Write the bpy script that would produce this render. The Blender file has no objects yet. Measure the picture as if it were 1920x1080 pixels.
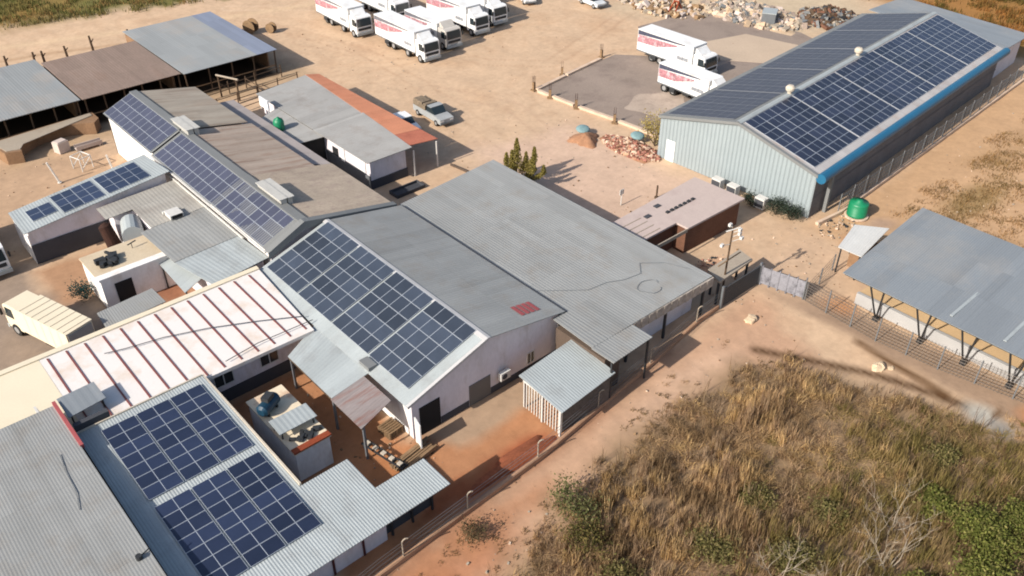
import bpy, math, random
import numpy as np
from mathutils import Vector, Matrix
random.seed(7); rng = np.random.default_rng(7)
C = bpy.context.scene.collection
SC = bpy.context.scene

# ------------------------------------------------------------------ helpers
def lin(c):
    c = c / 255.0
    return c / 12.92 if c <= 0.04045 else ((c + 0.055) / 1.055) ** 2.4
K = 1.42
def A(r, g, b, k=None):
    k = k or K
    return (lin(r) / k, lin(g) / k, lin(b) / k)

MATS = {}
def mat(name, col, rough=0.75, metal=0.0, var=0.12, scale=0.8, fine=0.08, fscale=14.0, stain=None, stain_amt=0.0,
        stain_scale=0.5, stretch=(1, 1, 1), bump=0.0, spec=0.3, rnd=0.0):
    m = bpy.data.materials.new(name); m.use_nodes = True
    nt = m.node_tree; N = nt.nodes; L = nt.links
    b = N['Principled BSDF']
    b.inputs['Roughness'].default_value = rough; b.inputs['Metallic'].default_value = metal
    b.inputs['Specular IOR Level'].default_value = spec
    tc = N.new('ShaderNodeTexCoord'); mp = N.new('ShaderNodeMapping')
    mp.inputs['Scale'].default_value = stretch
    L.new(tc.outputs['Object'], mp.inputs['Vector'])
    n1 = N.new('ShaderNodeTexNoise'); n1.inputs['Scale'].default_value = scale; n1.inputs['Detail'].default_value = 5
    n2 = N.new('ShaderNodeTexNoise'); n2.inputs['Scale'].default_value = fscale; n2.inputs['Detail'].default_value = 3
    L.new(mp.outputs[0], n1.inputs['Vector']); L.new(mp.outputs[0], n2.inputs['Vector'])
    r1 = N.new('ShaderNodeMapRange'); r1.inputs['From Min'].default_value = .25; r1.inputs['From Max'].default_value = .75
    r1.inputs['To Min'].default_value = 1 - var; r1.inputs['To Max'].default_value = 1 + var
    r2 = N.new('ShaderNodeMapRange'); r2.inputs['From Min'].default_value = .25; r2.inputs['From Max'].default_value = .75
    r2.inputs['To Min'].default_value = 1 - fine; r2.inputs['To Max'].default_value = 1 + fine
    L.new(n1.outputs['Fac'], r1.inputs['Value']); L.new(n2.outputs['Fac'], r2.inputs['Value'])
    mul = N.new('ShaderNodeMath'); mul.operation = 'MULTIPLY'
    L.new(r1.outputs[0], mul.inputs[0]); L.new(r2.outputs[0], mul.inputs[1])
    sa = N.new('ShaderNodeAttribute'); sa.attribute_name = 'sheet'; ad = N.new('ShaderNodeMath'); ad.operation = 'ADD'; ad.inputs[1].default_value = 1
    L.new(sa.outputs['Fac'], ad.inputs[0]); m0 = N.new('ShaderNodeMath'); m0.operation = 'MULTIPLY'
    L.new(mul.outputs[0], m0.inputs[0]); L.new(ad.outputs[0], m0.inputs[1]); val = m0.outputs[0]
    if rnd:
        oi = N.new('ShaderNodeObjectInfo'); r3 = N.new('ShaderNodeMapRange')
        r3.inputs['To Min'].default_value = 1 - rnd; r3.inputs['To Max'].default_value = 1 + rnd
        L.new(oi.outputs['Random'], r3.inputs['Value'])
        m3 = N.new('ShaderNodeMath'); m3.operation = 'MULTIPLY'
        L.new(val, m3.inputs[0]); L.new(r3.outputs[0], m3.inputs[1]); val = m3.outputs[0]
    vm = N.new('ShaderNodeVectorMath'); vm.operation = 'SCALE'
    if stain is not None:
        n4 = N.new('ShaderNodeTexNoise'); n4.inputs['Scale'].default_value = stain_scale; n4.inputs['Detail'].default_value = 7
        n4.inputs['Roughness'].default_value = .65
        L.new(mp.outputs[0], n4.inputs['Vector'])
        r4 = N.new('ShaderNodeMapRange'); r4.inputs['From Min'].default_value = .5; r4.inputs['From Max'].default_value = .72
        r4.inputs['To Max'].default_value = stain_amt
        L.new(n4.outputs['Fac'], r4.inputs['Value'])
        mx = N.new('ShaderNodeMix'); mx.data_type = 'RGBA'
        mx.inputs[6].default_value = (*col, 1); mx.inputs[7].default_value = (*stain, 1)
        L.new(r4.outputs[0], mx.inputs[0]); L.new(mx.outputs[2], vm.inputs[0])
    else:
        vm.inputs[0].default_value = col
    L.new(val, vm.inputs['Scale']); L.new(vm.outputs[0], b.inputs['Base Color'])
    if bump:
        bp = N.new('ShaderNodeBump'); bp.inputs['Strength'].default_value = bump; bp.inputs['Distance'].default_value = .05
        L.new(n2.outputs['Fac'], bp.inputs['Height']); L.new(bp.outputs[0], b.inputs['Normal'])
    MATS[name] = m
    return m

def vcmat(name, rough=0.9, fine=0.2, fscale=3.0, fine2=0.12, bump=0.0, spec=.15, transl=0.0):
    m = bpy.data.materials.new(name); m.use_nodes = True
    nt = m.node_tree; N = nt.nodes; L = nt.links; b = N['Principled BSDF']
    b.inputs['Roughness'].default_value = rough; b.inputs['Specular IOR Level'].default_value = spec
    at = N.new('ShaderNodeAttribute'); at.attribute_name = 'soil'
    tc = N.new('ShaderNodeTexCoord')
    n1 = N.new('ShaderNodeTexNoise'); n1.inputs['Scale'].default_value = fscale; n1.inputs['Detail'].default_value = 6
    n1.inputs['Roughness'].default_value = .7
    n2 = N.new('ShaderNodeTexNoise'); n2.inputs['Scale'].default_value = .35; n2.inputs['Detail'].default_value = 4
    L.new(tc.outputs['Object'], n1.inputs['Vector']); L.new(tc.outputs['Object'], n2.inputs['Vector'])
    rr = []
    for n, a in ((n1, fine), (n2, fine2)):
        r = N.new('ShaderNodeMapRange'); r.inputs['From Min'].default_value = .25; r.inputs['From Max'].default_value = .75
        r.inputs['To Min'].default_value = 1 - a; r.inputs['To Max'].default_value = 1 + a
        L.new(n.outputs['Fac'], r.inputs['Value']); rr.append(r)
    mu = N.new('ShaderNodeMath'); mu.operation = 'MULTIPLY'
    L.new(rr[0].outputs[0], mu.inputs[0]); L.new(rr[1].outputs[0], mu.inputs[1])
    vm = N.new('ShaderNodeVectorMath'); vm.operation = 'SCALE'
    L.new(at.outputs['Color'], vm.inputs[0]); L.new(mu.outputs[0], vm.inputs['Scale'])
    L.new(vm.outputs[0], b.inputs['Base Color'])
    if transl:
        tr = N.new('ShaderNodeBsdfTranslucent'); ms = N.new('ShaderNodeMixShader'); ms.inputs[0].default_value = transl
        L.new(vm.outputs[0], tr.inputs['Color']); L.new(b.outputs[0], ms.inputs[1]); L.new(tr.outputs[0], ms.inputs[2]); L.new(ms.outputs[0], N['Material Output'].inputs['Surface'])
    if bump:
        bp = N.new('ShaderNodeBump'); bp.inputs['Strength'].default_value = bump; bp.inputs['Distance'].default_value = .1
        L.new(n1.outputs['Fac'], bp.inputs['Height']); L.new(bp.outputs[0], b.inputs['Normal'])
    return m

class MB:
    def __init__(s): s.v = []; s.f = []; s.m = []; s.att = {}
    def quad(s, *p, mi=0):
        i = len(s.v); s.v += [tuple(q) for q in p]; s.f.append(tuple(range(i, i + len(p)))); s.m.append(mi); return s
    def box(s, x0, y0, z0, x1, y1, z1, mi=0, R=None, O=None):
        p = [Vector(q) for q in ((x0, y0, z0), (x1, y0, z0), (x1, y1, z0), (x0, y1, z0), (x0, y0, z1), (x1, y0, z1), (x1, y1, z1), (x0, y1, z1))]
        if R is not None: p = [R @ q for q in p]
        if O is not None: p = [q + Vector(O) for q in p]
        i = len(s.v); s.v += [tuple(q) for q in p]
        for f in ((0, 3, 2, 1), (4, 5, 6, 7), (0, 1, 5, 4), (1, 2, 6, 5), (2, 3, 7, 6), (3, 0, 4, 7)):
            s.f.append(tuple(i + k for k in f)); s.m.append(mi)
        return s
    def bar(s, a, b, r, r2=None, n=6, mi=0):
        a = Vector(a); b = Vector(b); d = (b - a)
        if d.length < 1e-6: return s
        d.normalize(); u = d.orthogonal().normalized(); w = d.cross(u); r2 = r if r2 is None else r2
        i = len(s.v)
        for k in range(n):
            t = 2 * math.pi * k / n; s.v.append(tuple(a + (u * math.cos(t) + w * math.sin(t)) * r))
        for k in range(n):
            t = 2 * math.pi * k / n; s.v.append(tuple(b + (u * math.cos(t) + w * math.sin(t)) * r2))
        for k in range(n):
            s.f.append((i + k, i + (k + 1) % n, i + n + (k + 1) % n, i + n + k)); s.m.append(mi)
        s.f.append(tuple(i + n - 1 - k for k in range(n))); s.m.append(mi)
        s.f.append(tuple(i + n + k for k in range(n))); s.m.append(mi)
        return s
    def tube(s, pts, r, n=6, mi=0):
        for a, b in zip(pts[:-1], pts[1:]): s.bar(a, b, r, n=n, mi=mi)
        return s
    def lathe(s, prof, o=(0, 0, 0), n=20, mi=0):
        i = len(s.v); o = Vector(o)
        for (r, z) in prof:
            for k in range(n):
                t = 2 * math.pi * k / n; s.v.append((o.x + r * math.cos(t), o.y + r * math.sin(t), o.z + z))
        for j in range(len(prof) - 1):
            for k in range(n):
                a = i + j * n + k; b = i + j * n + (k + 1) % n
                s.f.append((a, b, b + n, a + n)); s.m.append(mi)
        s.f.append(tuple(i + n - 1 - k for k in range(n))); s.m.append(mi)
        e = i + (len(prof) - 1) * n
        s.f.append(tuple(e + k for k in range(n))); s.m.append(mi)
        return s
    def prism(s, poly, z0, z1, mi=0):
        """closed solid from an xy polygon (counter-clockwise); z1 may be a list of heights."""
        n = len(poly); zt = z1 if isinstance(z1, (list, tuple)) else [z1] * n; i = len(s.v)
        s.v += [(p[0], p[1], z0) for p in poly] + [(p[0], p[1], z) for p, z in zip(poly, zt)]
        for k in range(n): s.f.append((i + k, i + (k + 1) % n, i + n + (k + 1) % n, i + n + k)); s.m.append(mi)
        s.f.append(tuple(i + n - 1 - k for k in range(n))); s.m.append(mi)
        s.f.append(tuple(i + n + k for k in range(n))); s.m.append(mi)
        return s
    def extrude(s, prof, y0, y1, mi=0):
        """xz outline (closed) pushed along y."""
        n = len(prof); i = len(s.v)
        s.v += [(p[0], y0, p[1]) for p in prof] + [(p[0], y1, p[1]) for p in prof]
        for k in range(n): s.f.append((i + k, i + (k + 1) % n, i + n + (k + 1) % n, i + n + k)); s.m.append(mi)
        s.f.append(tuple(i + n - 1 - k for k in range(n))); s.m.append(mi)
        s.f.append(tuple(i + n + k for k in range(n))); s.m.append(mi)
        return s
    def corr(s, a, b, c, d, pitch=.2, h=.035, thick=.05, mi=0):
        """corrugated sheet: a->b runs across the ribs (eave), a->d along them (slope)."""
        a, b, c, d = map(Vector, (a, b, c, d)); nrm = (b - a).cross(d - a).normalized(); h *= .36
        if nrm.z < 0: nrm = -nrm
        Wd = (b - a).length; Ln = (d - a).length; n = max(2, int(Wd / pitch)); rows = max(1, round(Ln / 3.7)); per = max(1, round(.8 / (Wd / n)))
        ns = n // per + 2; tone = [[random.gauss(0, .032) for _ in range(ns)] for _ in range(rows)]; walk = 0; str_ = []
        for k in range(n):
            walk = walk * .86 + random.gauss(0, .014); str_.append(walk - (.09 * random.random() if random.random() < .05 else 0))
        for r in range(rows):
            v0, v1 = r / rows, (r + 1) / rows; up = .004 * ((rows - 1 - r) % 2); i = len(s.v); cnt = 0
            for k in range(n + 1):
                for (q, hh) in (((0, 0), (.32, 0), (.5, h), (.82, h)) if k < n else ((0, 0),)):
                    t = (k + q) / n; p0 = a.lerp(b, t); p1 = d.lerp(c, t)
                    s.v.append(tuple(p0.lerp(p1, v0) + nrm * (hh + up))); s.v.append(tuple(p0.lerp(p1, v1) + nrm * (hh + up))); cnt += 1
            for k in range(cnt - 1):
                s.att[len(s.f)] = tone[r][(k // 4) // per] + str_[min(n - 1, k // 4)]
                s.f.append((i + 2 * k, i + 2 * k + 2, i + 2 * k + 3, i + 2 * k + 1)); s.m.append(mi)
        o = nrm * -thick
        s.quad(a + o, d + o, c + o, b + o, mi=mi)
        for p, q in ((a, b), (b, c), (c, d), (d, a)): s.quad(p + o, q + o, q, p, mi=mi)
        return s
    def build(s, name, m, parent=None, loc=None, smooth=False):
        me = bpy.data.meshes.new(name); 
        off = Vector(loc) if loc is not None else Vector((0, 0, 0))
        me.from_pydata([tuple(Vector(q) - off) for q in s.v], [], s.f)
        ms = m if isinstance(m, (list, tuple)) else [m]
        for x in ms: me.materials.append(x)
        me.polygons.foreach_set('material_index', s.m)
        if smooth: me.polygons.foreach_set('use_smooth', [True] * len(me.polygons))
        if s.att:
            at = me.attributes.new('sheet', 'FLOAT', 'FACE'); at.data.foreach_set('value', [s.att.get(k, 0.0) for k in range(len(s.f))])
        me.update()
        o = bpy.data.objects.new(name, me); C.objects.link(o); o.location = off
        if parent is not None:
            o.parent = parent
            if loc is not None and False: pass
        return o

def tag(o, label=None, cat=None, group=None, kind=None):
    if label: o['label'] = label
    if cat: o['category'] = cat
    if group: o['group'] = group
    if kind: o['kind'] = kind
    return o
def thing(name, label, cat, loc=(0, 0, 0), rz=0, group=None):
    o = bpy.data.objects.new(name, None); C.objects.link(o); o.empty_display_size = .3
    o.location = loc; o.rotation_euler = (0, 0, rz)
    return tag(o, label, cat, group)
def world_part(mb, name, m, root, smooth=False):
    """part whose mesh was written in world coordinates, under a thing with its own base point"""
    o = mb.build(name, m, root, smooth=smooth)
    o.matrix_parent_inverse = Matrix.Identity(4)
    inv = Matrix.Translation(root.location) @ root.rotation_euler.to_matrix().to_4x4()
    o.data.transform(inv.inverted())
    return o
def sub_part(mb, name, m, part):
    """sub-part in world coordinates under a part (whose own thing is its parent)"""
    o = mb.build(name, m, part)
    r = part.parent
    inv = Matrix.Translation(r.location) @ r.rotation_euler.to_matrix().to_4x4() @ Matrix.Translation(part.location)
    o.data.transform(inv.inverted())
    return o
def copy_tree(o, parent=None):
    c = o.copy(); C.objects.link(c)
    if parent is not None: c.parent = parent
    for ch in list(o.children): copy_tree(ch, c)
    return c

# ------------------------------------------------------------------ camera
H = 40.0; F = 1630.0
PITCH = math.atan(1170 / 1630.0); AZ = math.atan2(2270, math.hypot(1630, 1170))
cam = bpy.data.cameras.new('camera'); co = bpy.data.objects.new('camera', cam); C.objects.link(co)
cam.sensor_width = 36; cam.lens = 36 * F / 1920.0; cam.clip_end = 1500; cam.clip_start = 1
co.location = (0, 0, H); co.rotation_euler = (math.pi / 2 - PITCH, 0, AZ - math.pi / 2)
SC.camera = co

# ------------------------------------------------------------------ light
SUN_EL = math.radians(32); SH_AZ = math.radians(-1.0)      # direction the shadows fall
sd = Vector((-math.cos(SH_AZ) * math.cos(SUN_EL), -math.sin(SH_AZ) * math.cos(SUN_EL), math.sin(SUN_EL)))
sl = bpy.data.lights.new('sun', 'SUN'); sl.energy = 4.2; sl.angle = math.radians(.6); sl.color = (1.0, .93, .83)
so = bpy.data.objects.new('sun', sl); C.objects.link(so); so.rotation_euler = sd.to_track_quat('Z', 'Y').to_euler(); so.location = (-40, 60, 60)
w = bpy.data.worlds.new('World'); SC.world = w; w.use_nodes = True
nt = w.node_tree; bg = nt.nodes['Background']; sky = nt.nodes.new('ShaderNodeTexSky'); sky.sky_type = 'NISHITA'
sky.sun_disc = False; sky.sun_elevation = SUN_EL; sky.sun_rotation = math.atan2(sd.x, sd.y); sky.dust_density = 2.0
nt.links.new(sky.outputs[0], bg.inputs[0]); bg.inputs[1].default_value = .10
SC.view_settings.view_transform = 'Standard'; SC.view_settings.look = 'None'; SC.view_settings.exposure = 0.72
SC.view_settings.gamma = 1.0
SC.cycles.pixel_filter_type = 'BLACKMAN_HARRIS'; SC.cycles.filter_width = 1.9
SC.cycles.max_bounces = 6

# ------------------------------------------------------------------ materials
galv = mat('galvanised_sheet', A(178, 185, 186), .55, .0, .07, .35, .05, 9, stain=A(150, 150, 148), stain_amt=.5, spec=.4)
galv_dull = mat('weathered_sheet', A(161, 162, 160), .65, .0, .07, .3, .05, 9, stain=A(150, 140, 128), stain_amt=.5, spec=.3)
galv_blue = mat('bluish_sheet', A(144, 150, 155), .55, .0, .05, .2, .04, 9, stain=A(170, 165, 158), stain_amt=.6, stain_scale=.15, spec=.4)
pale_sheet = mat('pale_shed_sheet', A(160, 163, 163), .6, .0, .05, .2, .04, 9, stain=A(172, 160, 148), stain_amt=.6, stain_scale=.2)
galv_dark = mat('dark_sheet', A(132, 134, 134), .6, .0, .08, .4, .06, 9, spec=.3)
old_tile = mat('old_fibre_sheet', A(186, 174, 158), .9, .0, .1, .6, .1, 8, stain=A(158, 136, 118), stain_amt=.8, stretch=(.25, 1.6, 1))
brown_sheet = mat('rust_brown_sheet', A(150, 130, 118), .85, .0, .12, .5, .1, 8, stain=A(126, 102, 88), stain_amt=.8, stretch=(1, .3, 1))
striped_sheet = mat('striped_brown_sheet', A(190, 172, 156), .9, .0, .1, .6, .1, 8, stain=A(160, 128, 108), stain_amt=.9, stain_scale=.9, stretch=(.25, 2.2, 1))
rust_sheet = mat('rusted_sheet', A(150, 140, 138), .8, 0, .1, .5, .1, 8, stain=A(135, 80, 62), stain_amt=.95, stain_scale=1.2, stretch=(.2, 1.6, 1))
stripe_white = mat('white_roof_paint', A(246, 240, 235), .6, 0, .03, .35, .03, 9, stain=A(226, 202, 180), stain_amt=.95, stain_scale=.35)
cream = mat('cream_paint', A(246, 232, 204), .5, 0, .04, .4, .03, 9)
maroon = mat('maroon_rib', A(138, 84, 80), .6, 0, .12, 1, .05, 9)
redpaint = mat('red_paint', A(178, 92, 92), .6, 0, .1, 1, .06, 9)
orange_tile = mat('orange_roof_tile', A(226, 152, 116), .85, 0, .06, .6, .1, 10, stain=A(206, 128, 96), stain_amt=.6)
orange_dark = mat('darker_roof_tile', A(204, 124, 98), .85, 0, .08, .8, .12, 10, stain=A(150, 80, 64), stain_amt=.5)
white_wall = mat('white_plaster', (.70, .68, .66), .85, 0, .08, .7, .06, 8, stain=(.46, .39, .33), stain_amt=.6, stain_scale=.9, stretch=(1, 1, .45))
lav_wall = mat('shade_tinted_plaster', (.62, .58, .60), .9, 0, .08, .6, .06, 8, stain=(.40, .34, .30), stain_amt=.65, stain_scale=.8, stretch=(1, 1, .4))  # white plaster with the lavender of shade put into its colour
dado = mat('dark_dado_paint', (.05, .052, .06), .8, 0, .1, 1, .06, 9)
dark = mat('dark_opening', (.012, .012, .013), .8, 0, .2, 1)
glass = mat('window_glass', (.02, .03, .035), .12, 0, .1, 1, .05, 5, spec=.6)
concrete = mat('concrete', A(178, 165, 148), .95, 0, .1, .5, .1, 9, stain=A(140, 124, 108), stain_amt=.6, bump=.2)
pale_conc = mat('pale_concrete', A(214, 198, 188), .95, 0, .06, .5, .06, 9, stain=A(188, 168, 156), stain_amt=.6)
slab_mat = mat('stained_slab', A(158, 142, 130), .95, 0, .12, .2, .1, 5, stain=A(128, 112, 104), stain_amt=.75, stain_scale=.3)
slab_light = mat('pale_slab', A(205, 183, 160), .95, 0, .08, .2, .06, 5)
kerbm = mat('kerb_stone', A(222, 196, 172), .95, 0, .15, 1, .1, 6)
brickm = mat('brown_brick', A(120, 84, 66), .95, 0, .15, 1.2, .2, 9)
earthwall = mat('earth_wall', A(150, 118, 90), .97, 0, .15, .8, .15, 7)
wood = mat('weathered_timber', A(150, 122, 92), .9, 0, .2, 2, .15, 12)
darkwood = mat('dark_timber', A(92, 74, 58), .9, 0, .2, 2, .15, 12)
steel = mat('grey_steel', A(130, 134, 138), .5, .3, .1, 2, .06, 12)
darksteel = mat('dark_steel', (.035, .037, .04), .6, .2, .15, 2)
whitesteel = mat('white_steel', A(225, 222, 216), .5, 0, .06, 2)
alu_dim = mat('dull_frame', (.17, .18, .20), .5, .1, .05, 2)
alu = mat('aluminium_frame', (.36, .39, .43), .4, .2, .05, 2)
cell = mat('solar_cell', (.019, .027, .056), .32, 0, .10, 1.0, .05, 6, spec=.5, rnd=.32)
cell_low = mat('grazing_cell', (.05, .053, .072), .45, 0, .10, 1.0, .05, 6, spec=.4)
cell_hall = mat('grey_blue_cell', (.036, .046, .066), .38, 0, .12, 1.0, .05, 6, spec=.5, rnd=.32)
cell_haze = mat('sky_reflection_cell', (.052, .056, .086), .42, 0, .10, 1.0, .05, 6, spec=.5, rnd=.10)  # paler cell colour imitates sky reflected in the long workshop panels
cell_far = mat('solar_cell_row', (.019, .023, .042), .3, 0, .1, .6, .05, 6, spec=.5, rnd=.3)
truck_white = mat('truck_white', (.70, .70, .69), .4, 0, .05, .8, .03, 8, stain=(.5, .45, .39), stain_amt=.55, stain_scale=.7, stretch=(.6, 1, 2.5), spec=.5)
truck_red = mat('livery_red', (.32, .15, .17), .5, 0, .35, 2.2, .4, 6, stain=(.58, .50, .52), stain_amt=.95, stain_scale=1.6)
truck_grey = mat('livery_grey', (.13, .13, .15), .5, 0, .15, 2)
truck_navy = mat('livery_navy', (.05, .055, .085), .5, 0, .15, 2)
emblem = mat('livery_emblem', (.22, .23, .25), .5, 0, .5, 6, .3, 12)
rubber = mat('tyre_rubber', (.018, .017, .016), .9, 0, .15, 3)
rim = mat('wheel_rim', (.3, .3, .3), .5, .3, .1, 3)
chassism = mat('chassis_black', (.025, .024, .023), .8, 0, .2, 3)
clear_lamp = mat('lamp_lens', (.6, .6, .58), .2, 0, .05, 3)
green_tank = mat('green_plastic', (.006, .17, .075), .45, 0, .08, 1.5, .04, 8, spec=.5)
bluem = mat('blue_gutter', (.010, .10, .19), .4, 0, .08, .5, .05, 8, spec=.5)
blue_drum = mat('blue_drum', (.010, .04, .07), .45, 0, .15, 3)
wh_sheet = mat('pale_blue_cladding', (.245, .285, .30), .55, 0, .05, .4, .04, 8, spec=.4)
rustm = mat('rust', A(150, 72, 44), .9, 0, .25, 2, .2, 9)
rust_dark = mat('dark_rust', (.035, .014, .009), .85, 0, .3, 2, .2, 9)
bark = mat('bark', (.09, .065, .045), .95, 0, .2, 4, .15, 15)
palebark = mat('pale_dry_wood', (.27, .225, .17), .95, 0, .15, 4, .1, 15)
tealm = mat('teal_sheet', (.16, .25, .26), .6, 0, .12, 2, .1, 9)
sandbag = mat('pale_sack', A(212, 200, 182), .95, 0, .08, 3, .08, 12)
rockm = mat('pale_rock', A(225, 200, 168), .95, 0, .12, 2, .12, 9, bump=.3)

soil_mat = vcmat('bare_soil', .95, .14, 1.5, .09, bump=.25)
veg_mat = vcmat('foliage', .85, .10, 6, .05, transl=.42)

# ------------------------------------------------------------------ numpy noise
def vnoise(x, y, seed=0):
    xi = np.floor(x).astype(np.int64); yi = np.floor(y).astype(np.int64); fx = x - xi; fy = y - yi
    fx = fx * fx * (3 - 2 * fx); fy = fy * fy * (3 - 2 * fy)
    def h(a, b):
        n = (a * 374761393 + b * 668265263 + seed * 1274126177) & 0xffffffff
        n = ((n ^ (n >> 13)) * 1274126177) & 0xffffffff
        return ((n ^ (n >> 16)) & 0xffff) / 65535.0
    return (h(xi, yi) * (1 - fx) + h(xi + 1, yi) * fx) * (1 - fy) + (h(xi, yi + 1) * (1 - fx) + h(xi + 1, yi + 1) * fx) * fy
def fbm(x, y, s, seed=0, o=4):
    v = 0; a = .5; t = 0
    for k in range(o):
        v = v + a * vnoise(x * s, y * s, seed + k); t += a; a *= .5; s *= 2.03
    return v / t
def poly_sd(x, y, poly):
    """signed distance to polygon, positive inside"""
    d = np.full(x.shape, 1e9); ins = np.zeros(x.shape, bool); n = len(poly)
    for i in range(n):
        ax, ay = poly[i]; bx, by = poly[(i + 1) % n]; ex, ey = bx - ax, by - ay
        t = np.clip(((x - ax) * ex + (y - ay) * ey) / (ex * ex + ey * ey), 0, 1)
        d = np.minimum(d, np.hypot(x - ax - t * ex, y - ay - t * ey))
        c = ((ay > y) != (by > y)) & (x < ex * (y - ay) / (ey if abs(ey) > 1e-9 else 1e-9) + ax)
        ins ^= c
    return np.where(ins, d, -d)
def line_d(x, y, pts):
    d = np.full(x.shape, 1e9)
    for (ax, ay), (bx, by) in zip(pts[:-1], pts[1:]):
        ex, ey = bx - ax, by - ay
        t = np.clip(((x - ax) * ex + (y - ay) * ey) / (ex * ex + ey * ey), 0, 1)
        d = np.minimum(d, np.hypot(x - ax - t * ex, y - ay - t * ey))
    return d

# ------------------------------------------------------------------ ground
THICKET = [(6, 18.5), (14, 21), (19, 22), (23.5, 23.0), (26.5, 24.1), (31, 24.6), (37, 24.6), (43.5, 24.2), (46.6, 21.0), (48.0, 16.6), (49.3, 12.5), (51.5, 8.4), (57, -2), (62, -25), (-20, -25), (-8, 10)]
def ground():
    xs = np.concatenate([np.linspace(-60, -6, 28)[:-1], np.arange(-6, 118, .38), np.linspace(118.5, 420, 70)])
    ys = np.concatenate([np.linspace(-60, -4, 28)[:-1], np.arange(-4, 128, .38), np.linspace(128.6, 420, 80)])
    X, Y = np.meshgrid(xs, ys, indexing='xy'); x = X.ravel(); y = Y.ravel()
    z = (fbm(x, y, .35, 3) - .5) * .10 + (fbm(x, y, 1.1, 9) - .5) * .05 - .03
    wob = (fbm(x, y, .45, 21) - .5) * 3.2 + (fbm(x, y, 1.6, 31, 3) - .5) * 1.3
    col = np.tile(np.array(A(215, 184, 153)), (x.size, 1))
    def blend(msk, c):
        nonlocal col
        msk = np.clip(msk, 0, 1)[:, None]; col = col * (1 - msk) + np.array(A(*c)) * msk
    def zone(poly, c, soft=.8, amt=1.0, wb=1.0):
        blend(np.clip(.5 + (poly_sd(x, y, poly) + wob * wb) / (2 * soft), 0, 1) * amt, c)
    def blob(cx, cy, rx, ry, c, amt=1.0, wb=.5):
        d = 1 - np.hypot((x - cx) / rx, (y - cy) / ry) + wob * wb * .35
        blend(np.clip(d * 1.6, 0, 1) * amt, c)
    n1 = fbm(x, y, .09, 50); n2 = fbm(x, y, .22, 60)
    blend((n1 - .45) * 2.2, (222, 190, 157)); blend((n2 - .55) * 2.0 * .8, (205, 168, 134))
    # faint vehicle tracks in the yard
    tr = np.abs(np.sin((x * .16 + y * .42 + (fbm(x, y, .05, 77) - .5) * 30)))
    blend((tr > .93) * .22 * (n1 > .4), (196, 160, 128))
    for pts, c, am in (([(47, 118), (54, 106), (57, 92), (56, 80), (54, 66), (52, 56)], (190, 156, 126), .5), ([(62, 112), (63, 98), (66, 80), (72, 74), (84, 78), (96, 82)], (188, 152, 122), .5),
                       ([(52, 120), (66, 108), (84, 98), (100, 92)], (236, 210, 182), .45), ([(56, 78), (60, 68), (58, 60), (54, 52), (52, 46)], (194, 160, 134), .5),
                       ([(49, 27.5), (46, 25.8), (38, 25.2), (28, 24.6), (18, 22.6), (8, 19.5)], (184, 140, 110), .55), ([(51, 33), (54, 30), (58, 29), (63, 28.6)], (190, 156, 128), .5), ([(-4, 60), (4, 58), (10, 54)], (140, 122, 106), .5), ([(0, 82), (8, 80), (18, 80), (22, 84)], (176, 142, 112), .6)):
        dl = line_d(x, y, pts) + (fbm(x, y, .3, 300, 2) - .5) * .5
        blend(np.clip(1.25 - np.abs(dl - .95) / .2, 0, 1) * am * (.35 + fbm(x, y, .25, 310)), c)
    specks = (fbm(x, y, 1.9, 330, 2) > .76) * .15; blend(specks, (176, 142, 114))
    zone([(46, 41), (62, 42), (61, 60), (50, 62), (46, 56)], (217, 186, 164), 2, .8)
    # left concrete yard, court by the sheds
    zone([(-30, 42), (9, 44), (14, 52), (13, 62), (9, 66), (9, 71), (-30, 72)], (161, 142, 125), .8, 1, .35)
    zone([(-30, 74), (22, 75), (22, 88), (13, 91), (-30, 92)], (196, 164, 134), 1.5, 1, .6)
    zone([(9.5, 62.5), (16, 62.5), (16, 69), (9.5, 69)], (186, 146, 114), .6, 1, .3)
    zone([(14, 89), (48, 90), (48, 110), (14, 110)], (186, 158, 126), 1.5, .8, .6)
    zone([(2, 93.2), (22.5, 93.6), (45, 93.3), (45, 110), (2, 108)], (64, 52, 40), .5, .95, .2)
    blob(16.5, 60.5, 4, 6, (150, 88, 62), .8)
    # work yard in front of the hall
    zone([(12.5, 26.8), (33, 27.2), (33, 33.6), (21, 33.6), (21, 44.5), (12.5, 44.5)], (192, 138, 100), .5, 1, .3)
    zone([(23, 31), (34, 31), (34, 33.6), (22, 33.6)], (184, 158, 132), .5, .9, .3)
    blob(24.5, 28.0, 4.6, 1.6, (170, 98, 66), .95); blob(26.5, 28.0, 1.8, .9, (166, 88, 58), .7); blob(20.5, 28.2, 3.5, 1.4, (160, 92, 60), .9)
    blob(19, 32, 3, 3, (196, 132, 88), .8)
    # verge outside the fence
    zone([(0, 5), (12, 15), (47, 20), (51.5, 29.5), (30, 27.4), (10, 26)], (205, 166, 136), 1.0, 1, .5)
    blob(14, 23.8, 9, 2.6, (186, 124, 88), .9); blob(20, 25.2, 7, 1.6, (190, 136, 100), .8)
    blob(38, 25.5, 9, 2.0, (214, 178, 150), .9)
    blend((np.clip(1 - line_d(x, y, [(12, 26.1), (20, 26.5), (30, 27.1), (40, 28.3)]) / .9, 0, 1)) * .5, (150, 100, 72))
    zone(THICKET, (158, 132, 102), 1.3, 1, .8)
    # ditch, wet streaks, fence strip
    dd = line_d(x, y, [(45, 24.5), (47, 21), (48.6, 18.2), (49.6, 15.6), (50.2, 13.4), (50.6, 11.8), (50.4, 10.4)])
    blend(np.clip(1.1 - dd / .6, 0, 1) * .95, (88, 62, 40))
    dd2 = line_d(x, y, [(51.3, 20), (50.9, 16), (50.7, 13.2)]); blend(np.clip(1.1 - dd2 / .6, 0, 1) * .9, (92, 60, 28))
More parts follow.
